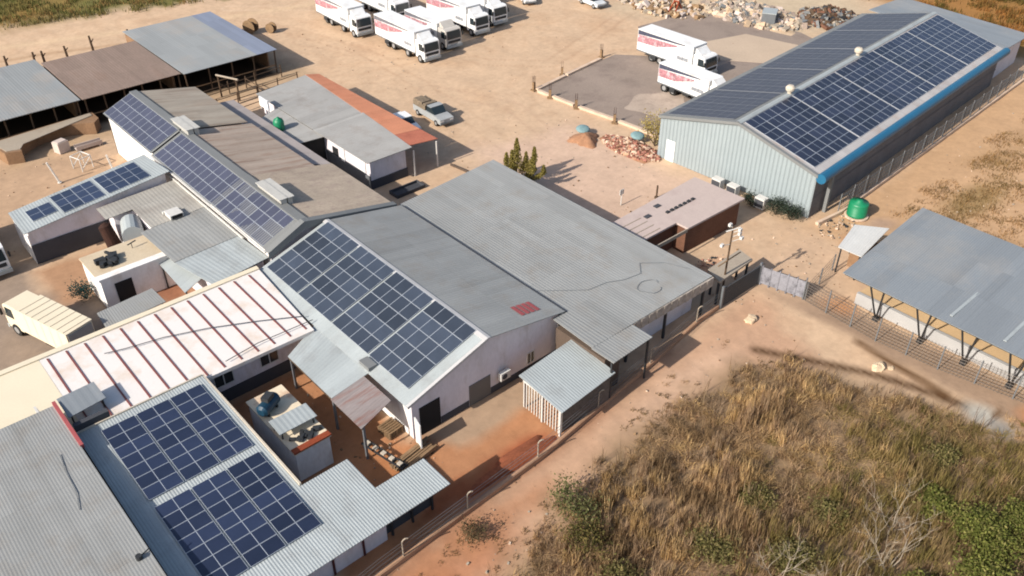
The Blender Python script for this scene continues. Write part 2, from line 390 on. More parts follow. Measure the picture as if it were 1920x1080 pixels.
    zone([(51.4, 29), (54.6, 26.5), (55, 6), (51.6, 8)], (166, 140, 118), .4, .9, .2)
    blob(54.2, 23.7, 1.6, 2.2, (212, 152, 104), 1)
    blob(50.6, 10.6, 1.5, 1.6, (196, 190, 178), 1, .3); blob(50.2, 9.2, 1.3, 1.2, (150, 146, 140), .9, .3); blob(51.4, 10.0, .9, .5, (120, 92, 66), .9, .2); blob(53.0, 8, 2.2, 1.8, (196, 138, 96), .9)
    # concrete floor under the tall shed, sandy yard by the warehouse
    zone([(62, 31), (125, 35), (140, 5), (70, -10), (66, 22), (62, 27)], (206, 168, 130), 1.2, 1, .7)
    brown = np.clip((fbm(x, y, .13, 91) - .44) * 6, 0, 1) * np.clip(.5 + poly_sd(x, y, [(66, 24.5), (84, 27.5), (112, 25), (140, 0), (72, -12), (66, 14)]) / 4, 0, 1)
    blend(brown * .9, (164, 132, 92))
    blob(78, 24, 7, 2.2, (150, 126, 80), .7)
    blob(67.5, 27.5, 2.2, 1.5, (176, 150, 132), .7); blob(63.5, 27.8, 2.2, 1, (196, 140, 96), .9)
    zone([(47, 30.5), (62, 31), (61, 24), (53.5, 24), (52, 28)], (212, 180, 150), 1.2, .8, .6)
    blob(50.8, 33, 3, 1.5, (200, 150, 118), .7)
    # far left road and grass
    sdg = (y - (138.5 - .27 * x)) + wob * 1.4
    blend(np.clip(sdg / 2.5, 0, 1), (122, 116, 66))
    gg = fbm(x, y, .12, 120); blend(np.clip(sdg / 2.5, 0, 1) * np.clip((gg - .45) * 5, 0, 1), (148, 118, 66))
    blend(np.clip(sdg / 2.5, 0, 1) * np.clip((fbm(x, y, .2, 140) - .5) * 6, 0, 1) * .8, (92, 98, 46))
    rd = line_d(x, y, [(-10, 130), (24, 124.5), (48, 117), (70, 112)]); blend(np.clip(1 - rd / 1.3, 0, 1) * .7, (228, 198, 162))
    rd = line_d(x, y, [(-10, 124), (26, 119), (46, 112)]); blend(np.clip(1 - rd / .7, 0, 1) * .55, (168, 134, 100))
    blob(38, 111, 10, 2, (190, 150, 108), .7)
    # dry veld behind the warehouse
    sdr = x - 117 - (y - 40) * .25 + wob * 2
    blend(np.clip(sdr / 5, 0, 1), (168, 122, 70)); blend(np.clip(sdr / 5, 0, 1) * np.clip((fbm(x, y, .15, 160) - .5) * 5, 0, 1), (132, 108, 60))
    zone([(93, 84), (98, 66), (104, 58), (118, 57), (126, 64), (112, 90)], (206, 188, 160), 3, .8, 1)
    # low bank under the thicket
    sdT = poly_sd(x, y, THICKET); z += np.clip(sdT / 6, 0, 1) * .25 * fbm(x, y, .3, 7)
    nx, ny = len(xs), len(ys)
    me = bpy.data.meshes.new('ground')
    idx = np.arange(nx * ny).reshape(ny, nx)
    f = np.stack([idx[:-1, :-1], idx[:-1, 1:], idx[1:, 1:], idx[1:, :-1]], -1).reshape(-1, 4)
    me.from_pydata(np.stack([x, y, z], 1).tolist(), [], f.tolist())
    at = me.color_attributes.new('soil', 'FLOAT_COLOR', 'POINT')
    at.data.foreach_set('color', np.concatenate([col, np.ones((x.size, 1))], 1).astype(np.float32).ravel())
    me.polygons.foreach_set('use_smooth', [True] * len(me.polygons))
    me.materials.append(soil_mat); o = bpy.data.objects.new('ground', me); C.objects.link(o); o['kind'] = 'structure'
ground()

# ------------------------------------------------------------------ solar panels
def panel_meshes(L, W, cm, fr=.02, gap=.014):
    """one module: long side along +x, rim frame and two half-cut cell fields"""
    f = MB(); t = .04; b = fr
    f.box(gap / 2, gap / 2, 0, L - gap / 2, gap / 2 + b, t); f.box(gap / 2, W - gap / 2 - b, 0, L - gap / 2, W - gap / 2, t)
    f.box(gap / 2, gap / 2 + b, 0, gap / 2 + b, W - gap / 2 - b, t); f.box(L - gap / 2 - b, gap / 2 + b, 0, L - gap / 2, W - gap / 2 - b, t)
    f.box(L / 2 - .018, gap / 2 + b, 0, L / 2 + .018, W - gap / 2 - b, t - .004)
    c = MB(); x0 = gap / 2 + b; x1 = L - x0
    c.box(x0, gap / 2 + b, .012, L / 2 - .018, W - gap / 2 - b, t - .006)
    c.box(L / 2 + .018, gap / 2 + b, .012, x1, W - gap / 2 - b, t - .006)
    return f, c
PANEL_CACHE = {}
def frame_matrix(o, u, v):
    u = Vector(u).normalized(); v = Vector(v); v = (v - u * v.dot(u)).normalized(); n = u.cross(v)
    return Matrix(((u.x, v.x, n.x, o[0]), (u.y, v.y, n.y, o[1]), (u.z, v.z, n.z, o[2]), (0, 0, 0, 1)))
def panel_array(root, o, u, v, nu, nv, L, W, cm, gaps=None, parts=True, lift=.035, i0=0):
    """modules bolted to a roof plane: long side along u, rows along v; gaps = extra space before column i"""
    Mx = Matrix.Translation(root.location).inverted() @ frame_matrix(o, u, v)
    key = (round(L, 2), round(W, 2), cm.name, parts)
    if key not in PANEL_CACHE:
        f, c = panel_meshes(L, W, cm)
        if parts:
            r = f.build('solar_panel', alu); C.objects.unlink(r); g = c.build('cell_field', cm); C.objects.unlink(g)
            PANEL_CACHE[key] = (r.data, g.data)
        else:
            n0 = len(f.v); f.v += c.v; f.f += [tuple(n0 + k for k in q) for q in c.f]; f.m += [1] * len(c.f)
            r = f.build('solar_panel', [alu, cm]); C.objects.unlink(r); PANEL_CACHE[key] = (r.data, None)
    dm, dg = PANEL_CACHE[key]; off = 0
    for i in range(nu):
        if gaps and i in gaps: off += gaps[i]
        if i < i0: continue
        for j in range(nv):
            p = bpy.data.objects.new('solar_panel', dm); C.objects.link(p); p.parent = root
            p.matrix_local = Mx @ Matrix.Translation((i * L + off, j * W, lift)) @ Matrix.Rotation(random.gauss(0, .004), 4, 'X') @ Matrix.Rotation(random.gauss(0, .004), 4, 'Y')
            if dg:
                g = bpy.data.objects.new('cell_field', dg); C.objects.link(g); g.parent = p
def panel_block(root, name, o, u, v, cols, nv, L, W, cm, fm, gaps, lift=.035):
    """the modules too far off to count, as one part"""
    Mx = frame_matrix(o, u, v); f, c = panel_meshes(L, W, cm); big = MB(); off = 0
    for i in range(max(cols) + 1):
        if i in gaps: off += gaps[i]
        if i not in cols: continue
        for j in range(nv):
            T = Mx @ Matrix.Translation((i * L + off, j * W, lift))
            for src, mi in ((f, 0), (c, 1)):
                n0 = len(big.v); big.v += [tuple(T @ Vector(q)) for q in src.v]; big.f += [tuple(n0 + k for k in q) for q in src.f]; big.m += [mi] * len(src.f)
    p = world_part(big, name, [fm, cm], root); p['kind'] = 'stuff'; return p

def wall_box(root, name, x0, y0, x1, y1, z0, z1, m=white_wall):
    return world_part(MB().box(x0, y0, z0, x1, y1, z1), name, m, root)
def add_door(root, x0, x1, y, z0, z1, m=dark, name='door', ax='x', d=.05):
    mb = MB()
    if ax == 'x': mb.box(x0, y - d, z0, x1, y + .02, z1)
    else: mb.box(y - d, x0, z0, y + .02, x1, z1)
    return world_part(mb, name, m, root)
def add_window(root, x0, x1, y, z0, z1, ax='x', d=.05, fm=whitesteel, gm=glass):
    f = MB(); t = .07
    def bx(mb, a, b, c, e, dd):
        if ax == 'x': mb.box(a, y - dd, c, b, y + .02, e)
        else: mb.box(y - dd, a, c, y + .02, b, e)
    bx(f, x0, x1, z0, z0 + t, d); bx(f, x0, x1, z1 - t, z1, d); bx(f, x0, x0 + t, z0 + t, z1 - t, d); bx(f, x1 - t, x1, z0 + t, z1 - t, d)
    bx(f, (x0 + x1) / 2 - t / 2, (x0 + x1) / 2 + t / 2, z0 + t, z1 - t, d)
    o = world_part(f, 'window', fm, root)
    g = MB(); bx(g, x0 + t, x1 - t, z0 + t, z1 - t, d - .025); sub_part(g, 'pane', gm, o)
    return o

# ================================================================== BUILDINGS
# ---- gabled hall in the centre
hall = thing('gabled_hall', 'white walled gabled hall in the centre with solar panels on its left slope', 'building', (27.4, 43, 0))
hx0, hx1, hy0, hy1 = 21.35, 33.9, 33.55, 52.4; RZ, EL, ER = 5.15, 3.2, 3.8; RX = 27.35
gw = MB()
gw.extrude([(hx0, 0), (hx1, 0), (hx1, ER - .06), (RX, RZ - .12), (hx0, EL + .02)], hy0, hy0 + .25)
world_part(gw, 'gable_wall', lav_wall, hall)
gw = MB(); gw.extrude([(hx0, 0), (hx1, 0), (hx1, ER - .06), (RX, RZ - .12), (hx0, EL + .02)], hy1 - .25, hy1); world_part(gw, 'gable_wall', lav_wall, hall)
wall_box(hall, 'side_wall', hx0, hy0 + .25, hx0 + .25, hy1 - .25, 0, EL, white_wall)
wall_box(hall, 'side_wall', hx1 - .25, hy0 + .25, hx1, hy1 - .25, 0, ER - .15, white_wall)
r = MB(); r.corr((20.9, 33.3, EL - .05), (20.9, 52.6, EL - .05), (RX, 52.6, RZ), (RX, 33.3, RZ), .25, .03); world_part(r, 'left_roof_slope', galv, hall)
r = MB(); r.corr((34.3, 52.6, ER), (34.3, 33.3, ER), (RX, 33.3, RZ), (RX, 52.6, RZ), .25, .03); rs = world_part(r, 'right_roof_slope', galv_dull, hall)
rc = MB(); rc.box(-.28, 33.25, -.01, .02, 52.65, .05, R=Matrix.Rotation(-.28, 3, 'Y'), O=(RX, 0, RZ)); rc.box(0, 33.25, -.01, .25, 52.65, .05, R=Matrix.Rotation(.19, 3, 'Y'), O=(RX, 0, RZ))
cap_m = mat('pale_cap', A(206, 204, 203), .55, 0, .06, .8); world_part(rc, 'ridge_cap', cap_m, hall)
bg_ = MB(); a = Vector((20.9, 33.24, EL + .02)); b = Vector((RX, 33.24, RZ + .04)); bg_.quad(a, b, b + Vector((0, .22, 0)), a + Vector((0, .22, 0))); bg_.quad(a - Vector((0, 0, .2)), b - Vector((0, 0, .2)), b, a)
world_part(bg_, 'barge_board', cap_m, hall)
sl_ = MB(); 
def on_right(x, y, dz=.05): return (x, y, RZ + (ER - RZ) * (x - RX) / (34.3 - RX) + dz)
for k in range(4):
    sl_.quad(on_right(31.2 + k * .45, 34.3), on_right(31.55 + k * .45, 34.3), on_right(31.55 + k * .45, 35.5), on_right(31.2 + k * .45, 35.5))
world_part(sl_, 'red_paint_patch', redpaint, hall)
add_door(hall, 21.9, 23.5, hy0, 0, 2.3); add_door(hall, 25.9, 27.7, hy0, 0.0, 1.75, m=mat('grey_door', (.13, .12, .11), .7)); add_window(hall, 31.0, 31.7, hy0, .7, 1.7)
wall_box(hall, 'dado', 23.55, hy0 - .03, 25.85, hy0, 0, .55, dado); wall_box(hall, 'dado', 27.75, hy0 - .03, 33.9, hy0, 0, .55, dado)
gt = MB(); gt.box(34.3, 33.3, ER - .18, 34.48, 52.6, ER - .04); world_part(gt, 'gutter', dado, hall)
dp = MB(); dp.bar((34.1, 33.4, ER - .1), (34.1, 33.4, 0), .08); dp.bar((33.85, 33.45, 3.2), (33.85, 33.45, 0), .06); world_part(dp, 'downpipe', whitesteel, hall)
jb = MB(); jb.box(20.95, 37.5, 3.28, 21.6, 38.6, 3.55); world_part(jb, 'cable_box', galv_dark, hall)
sU = Vector((0, -1, 0)); sV = Vector((RX - 20.9, 0, RZ - EL + .05)).normalized()
PA0 = Vector((21.35, 52.2, EL + .14 - .03)) + Vector((.42, 0, .128))
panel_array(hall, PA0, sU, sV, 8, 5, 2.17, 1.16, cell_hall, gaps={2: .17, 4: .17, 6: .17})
# awning joined to the hall
aw = thing('awning', 'low grey awning with a rusty end along the left eave of the hall', 'awning', (19.5, 38.5, 0))
r = MB(); r.corr((18.1, 37.5, 2.75), (18.1, 42.9, 2.75), (20.95, 44.2, 3.12), (20.95, 37.6, 3.12), .25, .03); world_part(r, 'sheet_roof', galv, aw)
r = MB(); r.corr((18.0, 34.0, 2.75), (18.0, 37.45, 2.75), (20.6, 37.6, 3.06), (20.6, 34.6, 3.06), .25, .03); o = world_part(r, 'sheet_roof', rust_sheet, aw); o['label'] = 'rusty brown corrugated end sheets'
for (x, y) in ((18.2, 34.1), (18.2, 37.5), (18.2, 42.7)): world_part(MB().box(x - .07, y - .07, 0, x + .07, y + .07, 2.7), 'post', steel, aw)
world_part(MB().box(18.1, 34.05, 2.55, 18.2, 42.8, 2.68), 'beam', darkwood, aw)

# ---- big flat sheet roof to the right of the hall
flat = thing('flat_roofed_store', 'wide grey flat sheet roof building joined to the right side of the gabled hall', 'building', (40, 42, 0))
def fz(x, y): return 3.62 - (x - 34.4) * .026 - (y - 42) * .003
def fp(x, y, d=0): return (x, y, fz(x, y) + d)
r = MB(); r.corr(fp(34.5, 29.4), fp(45.9, 29.6), fp(45.9, 54.5), fp(34.5, 53.1), .25, .03); world_part(r, 'main_roof', galv_dull, flat)
r = MB(); r.corr(fp(32.9, 27.4, .01), fp(36.9, 27.6, .01), fp(36.9, 29.38, .01), fp(32.9, 29.38, .01), .25, .03); r.corr(fp(33.0, 29.4, .01), fp(34.48, 29.4, .01), fp(34.48, 33.4, .01), fp(33.2, 33.4, .01), .25, .03)
world_part(r, 'front_roof', galv_dull, flat)
w_ = MB(); w_.prism([(35, 30.4), (45.2, 30.6), (45.2, 53.8), (35, 52.6)], 0, [fz(35, 30) - .12, fz(45, 30) - .12, fz(45, 53) - .12, fz(35, 52) - .12]); world_part(w_, 'wall', lav_wall, flat)
fa = MB()
for k in range(22):
    x = 37.1 + k * .4; fa.box(x, 29.42 + (k % 2) * .03, fz(x, 29) - .85, x + .39, 29.58, fz(x, 29) - .07)
world_part(fa, 'front_fascia', mat('brown_grey_cladding', (.34, .30, .26), .85, 0, .25, 3), flat)
for x in (37, 41, 45.3): world_part(MB().box(x - .08, 29.7, 0, x + .08, 29.86, 3.2), 'post', darksteel, flat)
for x in (33.1, 36.6): world_part(MB().box(x, 27.7, 0, x + .12, 27.82, 3.4), 'post', darksteel, flat)
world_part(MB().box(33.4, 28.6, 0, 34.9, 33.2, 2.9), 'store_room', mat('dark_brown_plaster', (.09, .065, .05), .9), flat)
# cables lying on it
cb = MB(); P0 = [fp(34.6, 36.5, .06), fp(36.2, 35.2, .06), fp(37.5, 34.2, .06), fp(39.2, 34.0, .06), fp(40.5, 33.4, .06), fp(42, 33.2, .06), fp(43, 34.2, .06), fp(44.5, 33.0, .06), fp(45.3, 31.2, .06)]
cb.tube(P0, .016, 5); tag(cb.build('roof_cable', steel), 'thin dark cable trailing across the wide flat grey roof', 'cable')
cb = MB(); cb.tube([fp(41.2 + .9 * math.cos(t) * (1 + .2 * math.sin(3 * t)), 31.6 + .8 * math.sin(t), .06) for t in np.linspace(0, 5.6, 18)], .018, 5)
tag(cb.build('coiled_cable', steel), 'loose coil of dark cable on the flat grey roof near its front edge', 'cable')

# ---- long low-pitch workshop behind the hall
lng = thing('long_workshop', 'long narrow workshop with hazy solar panels left of its ridge and brown sheets right', 'building', (27.5, 69, 0))
LX0, LRX, LX1 = 22.4, 25.6, 32.3
def lsec(y0, y1, dz, x1, ml, mr, nm):
    r = MB(); r.corr((LX0, y0, 4.1 + dz), (LX0, y1, 4.1 + dz), (LRX, y1, 5.45 + dz), (LRX, y0, 5.45 + dz), .25, .03); world_part(r, 'left_roof_slope', ml, lng)
    zr = 4.15 - (x1 - 32.3) * .2
    r = MB(); r.corr((x1, y1, zr + dz), (x1, y0, zr + dz), (LRX, y0, 5.45 + dz), (LRX, y1, 5.45 + dz), .3, .035); world_part(r, 'right_roof_slope', mr, lng)
    rc = MB(); rc.box(LRX - .22, y0, 5.42 + dz, LRX + .5, y1, 5.52 + dz); world_part(rc, 'ridge_cap', galv_dark, lng)
lsec(74.45, 85.9, .12, 32.0, galv_dark, old_tile, 1)
lsec(62.65, 74.35, 0, 32.3, galv_dark, striped_sheet, 2)
lsec(53.0, 62.6, .06, 33.9, galv_dark, mat('patched_tile_sheet', A(196, 178, 158), .9, 0, .08, .7, .12, 6, stain=A(170, 150, 138), stain_amt=.8, stain_scale=1.2, stretch=(.8, 1.2, 1)), 3)
wb = MB(); wb.box(22.65, 53.3, 0, 22.9, 85.6, 4.05); world_part(wb, 'side_wall', white_wall, lng)
wb = MB(); wb.box(31.7, 53.3, 0, 31.9, 85.6, 3.95); world_part(wb, 'side_wall', lav_wall, lng)
for y in (53.2, 85.4): 
    g = MB(); g.extrude([(22.65, 0), (31.9, 0), (31.9, 4.05), (LRX, 5.35), (22.65, 4.05)], y, y + .2); world_part(g, 'gable_wall', lav_wall, lng)
# barge flashing on the near gable
g = MB()
for (x0, z0, x1, z1) in ((22.3, 4.1, 25.6, 5.55), (25.6, 5.55, 34.0, 3.85)):
    g.quad((x0, 52.75, z0 + .1), (x1, 52.75, z1 + .1), (x1, 53.3, z1 + .12), (x0, 53.3, z0 + .12)); g.quad((x0, 52.75, z0 - .5), (x1, 52.75, z1 - .5), (x1, 52.75, z1 + .1), (x0, 52.75, z0 + .1))
world_part(g, 'barge_flashing', galv_dark, lng)
vent_m = mat('vent_louvre', A(200, 198, 192), .7, 0, .1, 2)
for (y0, y1) in ((73.0, 76.2), (56.3, 60.0)):
    v = MB(); x = 26.2
    v.box(x - .55, y0, 5.3, x - .05, y1, 5.95); v.box(x + .05, y0, 5.25, x + .45, y1, 5.9)
    for k in range(5): v.box(x - .60, y0 - .04, 5.42 + k * .11, x - .551, y1 + .04, 5.47 + k * .11)
    v.box(x - .72, y0 - .1, 5.97, x + .02, y1 + .1, 6.03); v.box(x + .04, y0 - .1, 5.93, x + .6, y1 + .1, 5.99)
    world_part(v, 'ridge_vent', vent_m, lng)
# rib strips under the left eave
gt = MB(); gt.box(22.25, 53.2, 4.0, 22.38, 74.4, 4.1); world_part(gt, 'eave_trim', whitesteel, lng)
vv = Vector((LRX - LX0, 0, 1.35)).normalized()
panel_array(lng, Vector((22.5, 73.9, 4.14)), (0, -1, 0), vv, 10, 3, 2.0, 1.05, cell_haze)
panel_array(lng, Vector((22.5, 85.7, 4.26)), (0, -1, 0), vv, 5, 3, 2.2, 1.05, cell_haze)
# lean-to strip on its right
lt = thing('lean_to', 'narrow lilac grey lean-to roof along the right side of the long workshop', 'lean-to', (33.3, 73, 0))
r = MB(); r.corr((34.3, 82.3, 3.4), (34.3, 63.0, 3.4), (32.35, 64.7, 3.55), (32.35, 82.3, 3.55), .3, .02); world_part(r, 'sheet_roof', mat('lilac_sheet', A(176, 166, 162), .8, 0, .08, .5), lt)
world_part(MB().box(34.0, 63.2, 0, 34.15, 82.1, 3.3), 'wall', lav_wall, lt)

# ---- office block with orange veranda
of = thing('office_block', 'flat grey roofed office with an orange tiled veranda along its far side', 'building', (40, 72, 0))
r = MB(); r.corr((37.2, 71.4, 2.98), (37.2, 83.1, 2.98), (43.7, 83.9, 3.1), (42.9, 71.4, 3.1), .4, .02); world_part(r, 'roof_sheet', mat('office_sheet', A(172, 170, 166), .8, 0, .08, .4, .05, 7, stain=A(150, 140, 132), stain_amt=.6), of)
r = MB(); r.corr((37.1, 61.9, 3.03), (37.1, 71.3, 3.03), (42.9, 71.3, 3.14), (42.0, 61.7, 3.14), .4, .02); world_part(r, 'roof_sheet', MATS['office_sheet'], of)
r = MB(); r.corr((34.4, 70.2, 2.75), (34.4, 77.5, 2.75), (37.2, 78.6, 2.88), (37.2, 69.6, 2.88), .4, .02); world_part(r, 'roof_sheet', MATS['office_sheet'], of)
r = MB(); r.corr((45.4, 84.0, 2.75), (45.4, 65.05, 2.75), (42.3, 65.0, 3.13), (43.75, 84.0, 3.11), .28, .05); v_ = world_part(r, 'veranda_roof', orange_tile, of)
r = MB(); r.corr((45.4, 65.0, 2.74), (45.4, 62.2, 2.74), (42.1, 62.2, 3.12), (42.3, 65.0, 3.12), .28, .05); world_part(r, 'veranda_roof', orange_dark, of)
wb = MB(); wb.prism([(37.6, 62.3), (41.6, 62.3), (42.9, 83.2), (37.6, 82.6)], 0, 2.9); ow = world_part(wb, 'wall', lav_wall, of)
wb = MB(); wb.prism([(34.7, 70.6), (37.55, 70.2), (37.55, 78.2), (34.7, 77.3)], 0, 2.68); world_part(wb, 'wing_wall', mat('shade_dark_plaster', (.03, .028, .026), .9), of)  # near-black wing colour stands in for the deep shade of the court
wall_box(of, 'plinth', 37.52, 62.22, 41.7, 62.3, 0, .9, dado); wall_box(of, 'plinth', 37.52, 62.3, 37.6, 70, 0, 1.3, steel)
wall_box(of, 'white_panel', 37.5, 63.0, 37.6, 65.0, 1.45, 2.55, truck_white); wall_box(of, 'white_panel', 37.5, 66.6, 37.6, 67.2, 1.2, 2.6, truck_white)
add_door(of, 67.8, 68.8, 37.6, 0, 2.1, ax='y')
for (x, y) in ((45.1, 83.6), (45.1, 77), (45.1, 70.5), (45.0, 61.9), (42.2, 61.8)): world_part(MB().box(x - .06, y - .06, 0, x + .06, y + .06, 2.68), 'veranda_post', whitesteel, of)
tk = thing('roof_tank', 'small dark green water tank on the low wing of the grey office roof', 'tank', (34.9, 74.0, 2.8))
MB().lathe([(.05, 0), (.5, .0), (.53, .1), (.53, .85), (.42, 1.1), (.15, 1.22), (.14, 1.3), (.02, 1.31)], n=20).build('tank_body', green_tank, tk, smooth=True)
bd = MB(); bd.box(-.08, -.9, .35, .08, .9, 1.35); bd.box(-.05, -.8, 0, .05, -.7, .35); bd.box(-.05, .7, 0, .05, .8, .35); tag(bd.build('white_board', truck_white), 'white board standing upright at the corner of the office roof above the green tank', 'board').location = (36.2, 79.3, 2.6)

# ---- left building with small arrays
lb = thing('side_block', 'low white block with a sloping roof carrying the small left solar array', 'building', (16, 72, 0))
FL, FR, BR, BL_ = (9.75, 69.75, 3.1), (22.2, 69.85, 4.35), (21.9, 74.8, 4.15), (9.9, 74.5, 2.9)
r = MB(); r.corr(FL, FR, BR, BL_, .25, .03); world_part(r, 'sheet_roof', galv, lb)
wb = MB(); wb.prism([(10.1, 70.1), (21.8, 70.15), (21.5, 74.4), (10.2, 74.1)], 0, [2.95, 4.1, 3.95, 2.75]); world_part(wb, 'wall', lav_wall, lb)
wb = MB(); wb.prism([(10.0, 70.0), (16.2, 70.03), (16.2, 70.098), (10.0, 70.098)], 0, 1.75); world_part(wb, 'dado', dado, lb)
world_part(MB().box(9.98, 70.05, 0, 10.09, 74.0, 2.7), 'side_wall', white_wall, lb)
b0 = Vector(FL); bu = (Vector(FR) - b0).normalized(); bv = (Vector(BL_) - b0); bv = (bv - bu * bv.dot(bu)).normalized()
def bp(u, v): return b0 + bu * u + bv * v
panel_array(lb, bp(1.2, 1.35), bu, bv, 1, 2, 2.0, 1.1, cell)
panel_array(lb, bp(3.5, .55), bu, bv, 2, 3, 1.75, 1.25, cell)
panel_array(lb, bp(7.3, .55), bu, bv, 2, 3, 1.85, 1.25, cell)

# ---- flat linking roof between side block and long workshop
lk = thing('linking_shed', 'grey patched flat sheet roof between the side block and the white striped roof', 'building', (19.5, 61, 0))
r = MB(); r.corr((15.5, 67.5, 3.22), (22.3, 67.5, 3.46), (22.3, 69.7, 3.5), (15.5, 69.7, 3.25), .3, .02); r.corr((17.7, 63.7, 3.26), (22.3, 63.7, 3.45), (22.3, 67.49, 3.46), (17.7, 67.49, 3.3), .3, .02); world_part(r, 'roof_sheet', mat('patched_sheet', A(176, 172, 164), .8, 0, .07, .4, .05, 7, stain=A(150, 142, 134), stain_amt=.7, stain_scale=.3), lk)
r = MB(); r.corr((17.0, 57.8, 3.22), (22.35, 57.8, 3.4), (22.3, 63.68, 3.43), (16.8, 63.68, 3.22), .3, .02); world_part(r, 'roof_sheet', galv_dull, lk)
r = MB(); r.corr((17.9, 53.1, 3.18), (22.6, 53.5, 3.36), (22.35, 57.78, 3.38), (17.0, 57.78, 3.2), .3, .02); world_part(r, 'roof_sheet', galv, lk)
wb = MB(); wb.prism([(18.2, 53.4), (22.2, 53.7), (22.1, 69.5), (16.2, 69.5), (16.2, 68), (17.9, 67.6), (17.9, 63.2)], 0, 3.05); world_part(wb, 'wall', lav_wall, lk)
world_part(MB().box(22.25, 57, 3.46, 22.36, 73.5, 3.6), 'edge_trim', whitesteel, lk)
rv = MB(); rv.box(19.3, 63.5, 3.4, 20.4, 64.7, 3.75); rv.box(19.2, 64.75, 3.4, 20.4, 65.0, 3.6); sk = world_part(rv, 'roof_hatch', whitesteel, lk)
sub_part(MB().box(19.42, 63.42, 3.46, 20.3, 63.5, 3.74), 'hatch_opening', dark, sk)

# ---- boiler, rust heap and drum beside it
bo = thing('boiler_stack', 'dark rusty boiler stack leaning beside the white wall of the side block', 'boiler', (15.6, 67.2, 0))
b_ = MB(); b_.bar((0, 0, 0), (-.35, .5, 2.6), .62, .5, n=14); b_.bar((-.35, .5, 2.6), (-.38, .55, 2.8), .5, .2, n=14); b_.build('boiler_body', rust_dark, bo)
hp = MB()
for k in range(120):
    t = random.random(); a = random.random() * 6.28; rr = random.random() ** .5
    x = 15.7 + math.cos(a) * rr * 1.9; y = 66.4 + math.sin(a) * rr * 1.5; z = max(0, .75 * (1 - rr)) ; s = random.uniform(.12, .34)
    hp.box(-s, -s * .7, -s * .4, s, s * .7, s * .5, R=Matrix.Rotation(random.random() * 6, 3, (random.random(), random.random(), random.random() + .1)), O=(x, y, z))
tag(hp.build('rust_heap', rustm), 'heap of orange rusty scrap at the foot of the dark boiler stack', 'scrap heap', kind='stuff')
dr = MB(); dr.lathe([(.02, 0), (.55, 0), (.58, .1), (.58, 1.15), (.5, 1.3), (.3, 1.4), (.02, 1.42)], n=18); d_ = dr.build('white_drum', white_wall, smooth=True); d_.location = (16.5, 66.4, 0); tag(d_, 'white drum standing between the boiler stack and the grey tank', 'drum')
tkk = MB(); tkk.extrude([(math.cos(t) * .85, 1.4 + math.sin(t) * .85) for t in np.linspace(0, math.pi, 9)] + [(-.85, .8), (.85, .8)], -1.1, 1.1)
g_ = thing('horizontal_tank', 'pale grey round topped tank raised on legs at the corner of the linking roof', 'tank', (16.9, 66.2, .9), -.3)
tkk.build('tank_body', galv, g_, smooth=False)
for sx in (-.6, .6):
    for sy in (-.9, .9): MB().box(sx - .06, sy - .06, -1.0, sx + .06, sy + .06, .8).build('leg', darksteel, g_)

# ---- small white flat-roofed block
wt = thing('white_kiosk', 'small white block with a cream flat roof and junk on top', 'building', (14.7, 61.7, 0))
world_part(MB().box(12.0, 59.8, 0, 17.4, 63.8, 2.65), 'wall', white_wall, wt)
world_part(MB().box(11.9, 60.4, 2.66, 17.5, 63.9, 2.78), 'roof', mat('cream_roof', A(218, 200, 172), .95, 0, .08, .6, .08, 8, stain=A(188, 160, 128), stain_amt=.6), wt)
world_part(MB().box(11.9, 59.7, 2.66, 17.5, 60.39, 2.86), 'parapet', white_wall, wt)
add_door(wt, 12.9, 14.2, 59.8, 0, 2.1)
jk = MB()
for k in range(26):
    s = random.uniform(.06, .2); jk.box(-s * 2, -s, -s, s * 2, s, s, R=Matrix.Rotation(random.random() * 6, 3, 'Z'), O=(13.6 + random.gauss(0, .35), 61.9 + random.gauss(0, .3), 2.8 + random.random() * .25))
tag(jk.build('roof_scrap', darksteel), 'tangle of dark scrap lying on the cream roof of the white kiosk', 'scrap', kind='stuff')
ant = MB(); ant.bar((0, 0, 0), (0, 0, .5), .03); ant.bar((-.3, 0, .4), (.4, .1, .5), .05); a_ = ant.build('roof_antenna', darksteel); a_.location = (15.6, 62.6, 2.78); tag(a_, 'small dark antenna on the far end of the cream kiosk roof', 'antenna')
ln = thing('grey_lean_to', 'smooth pale grey lean-to roof between the white kiosk and the striped roof', 'lean-to', (17.3, 57.5, 0))
r = MB(); r.corr((16.3, 54.9, 2.3), (16.45, 60.0, 2.3), (18.0, 60.2, 2.6), (17.9, 55.4, 2.6), .3, .02); world_part(r, 'sheet_roof', galv, ln)
for (x, y) in ((16.5, 55.2), (16.6, 59.7)): world_part(MB().box(x - .05, y - .05, 0, x + .05, y + .05, 2.25), 'post', darksteel, ln)
gs = thing('tin_carport', 'long low ribbed tin roof between the cream truck and the striped roof', 'shed', (12.6, 55.7, 0))
r = MB(); r.corr((10.4, 54.75, 2.1), (14.85, 55.0, 2.15), (14.7, 57.0, 2.35), (10.5, 56.7, 2.3), .18, .03); world_part(r, 'sheet_roof', galv_dull, gs)
for (x, y) in ((10.6, 54.9), (14.6, 55.1), (10.7, 56.6), (14.5, 56.8)): world_part(MB().box(x - .05, y - .05, 0, x + .05, y + .05, 2.08), 'post', darksteel, gs)

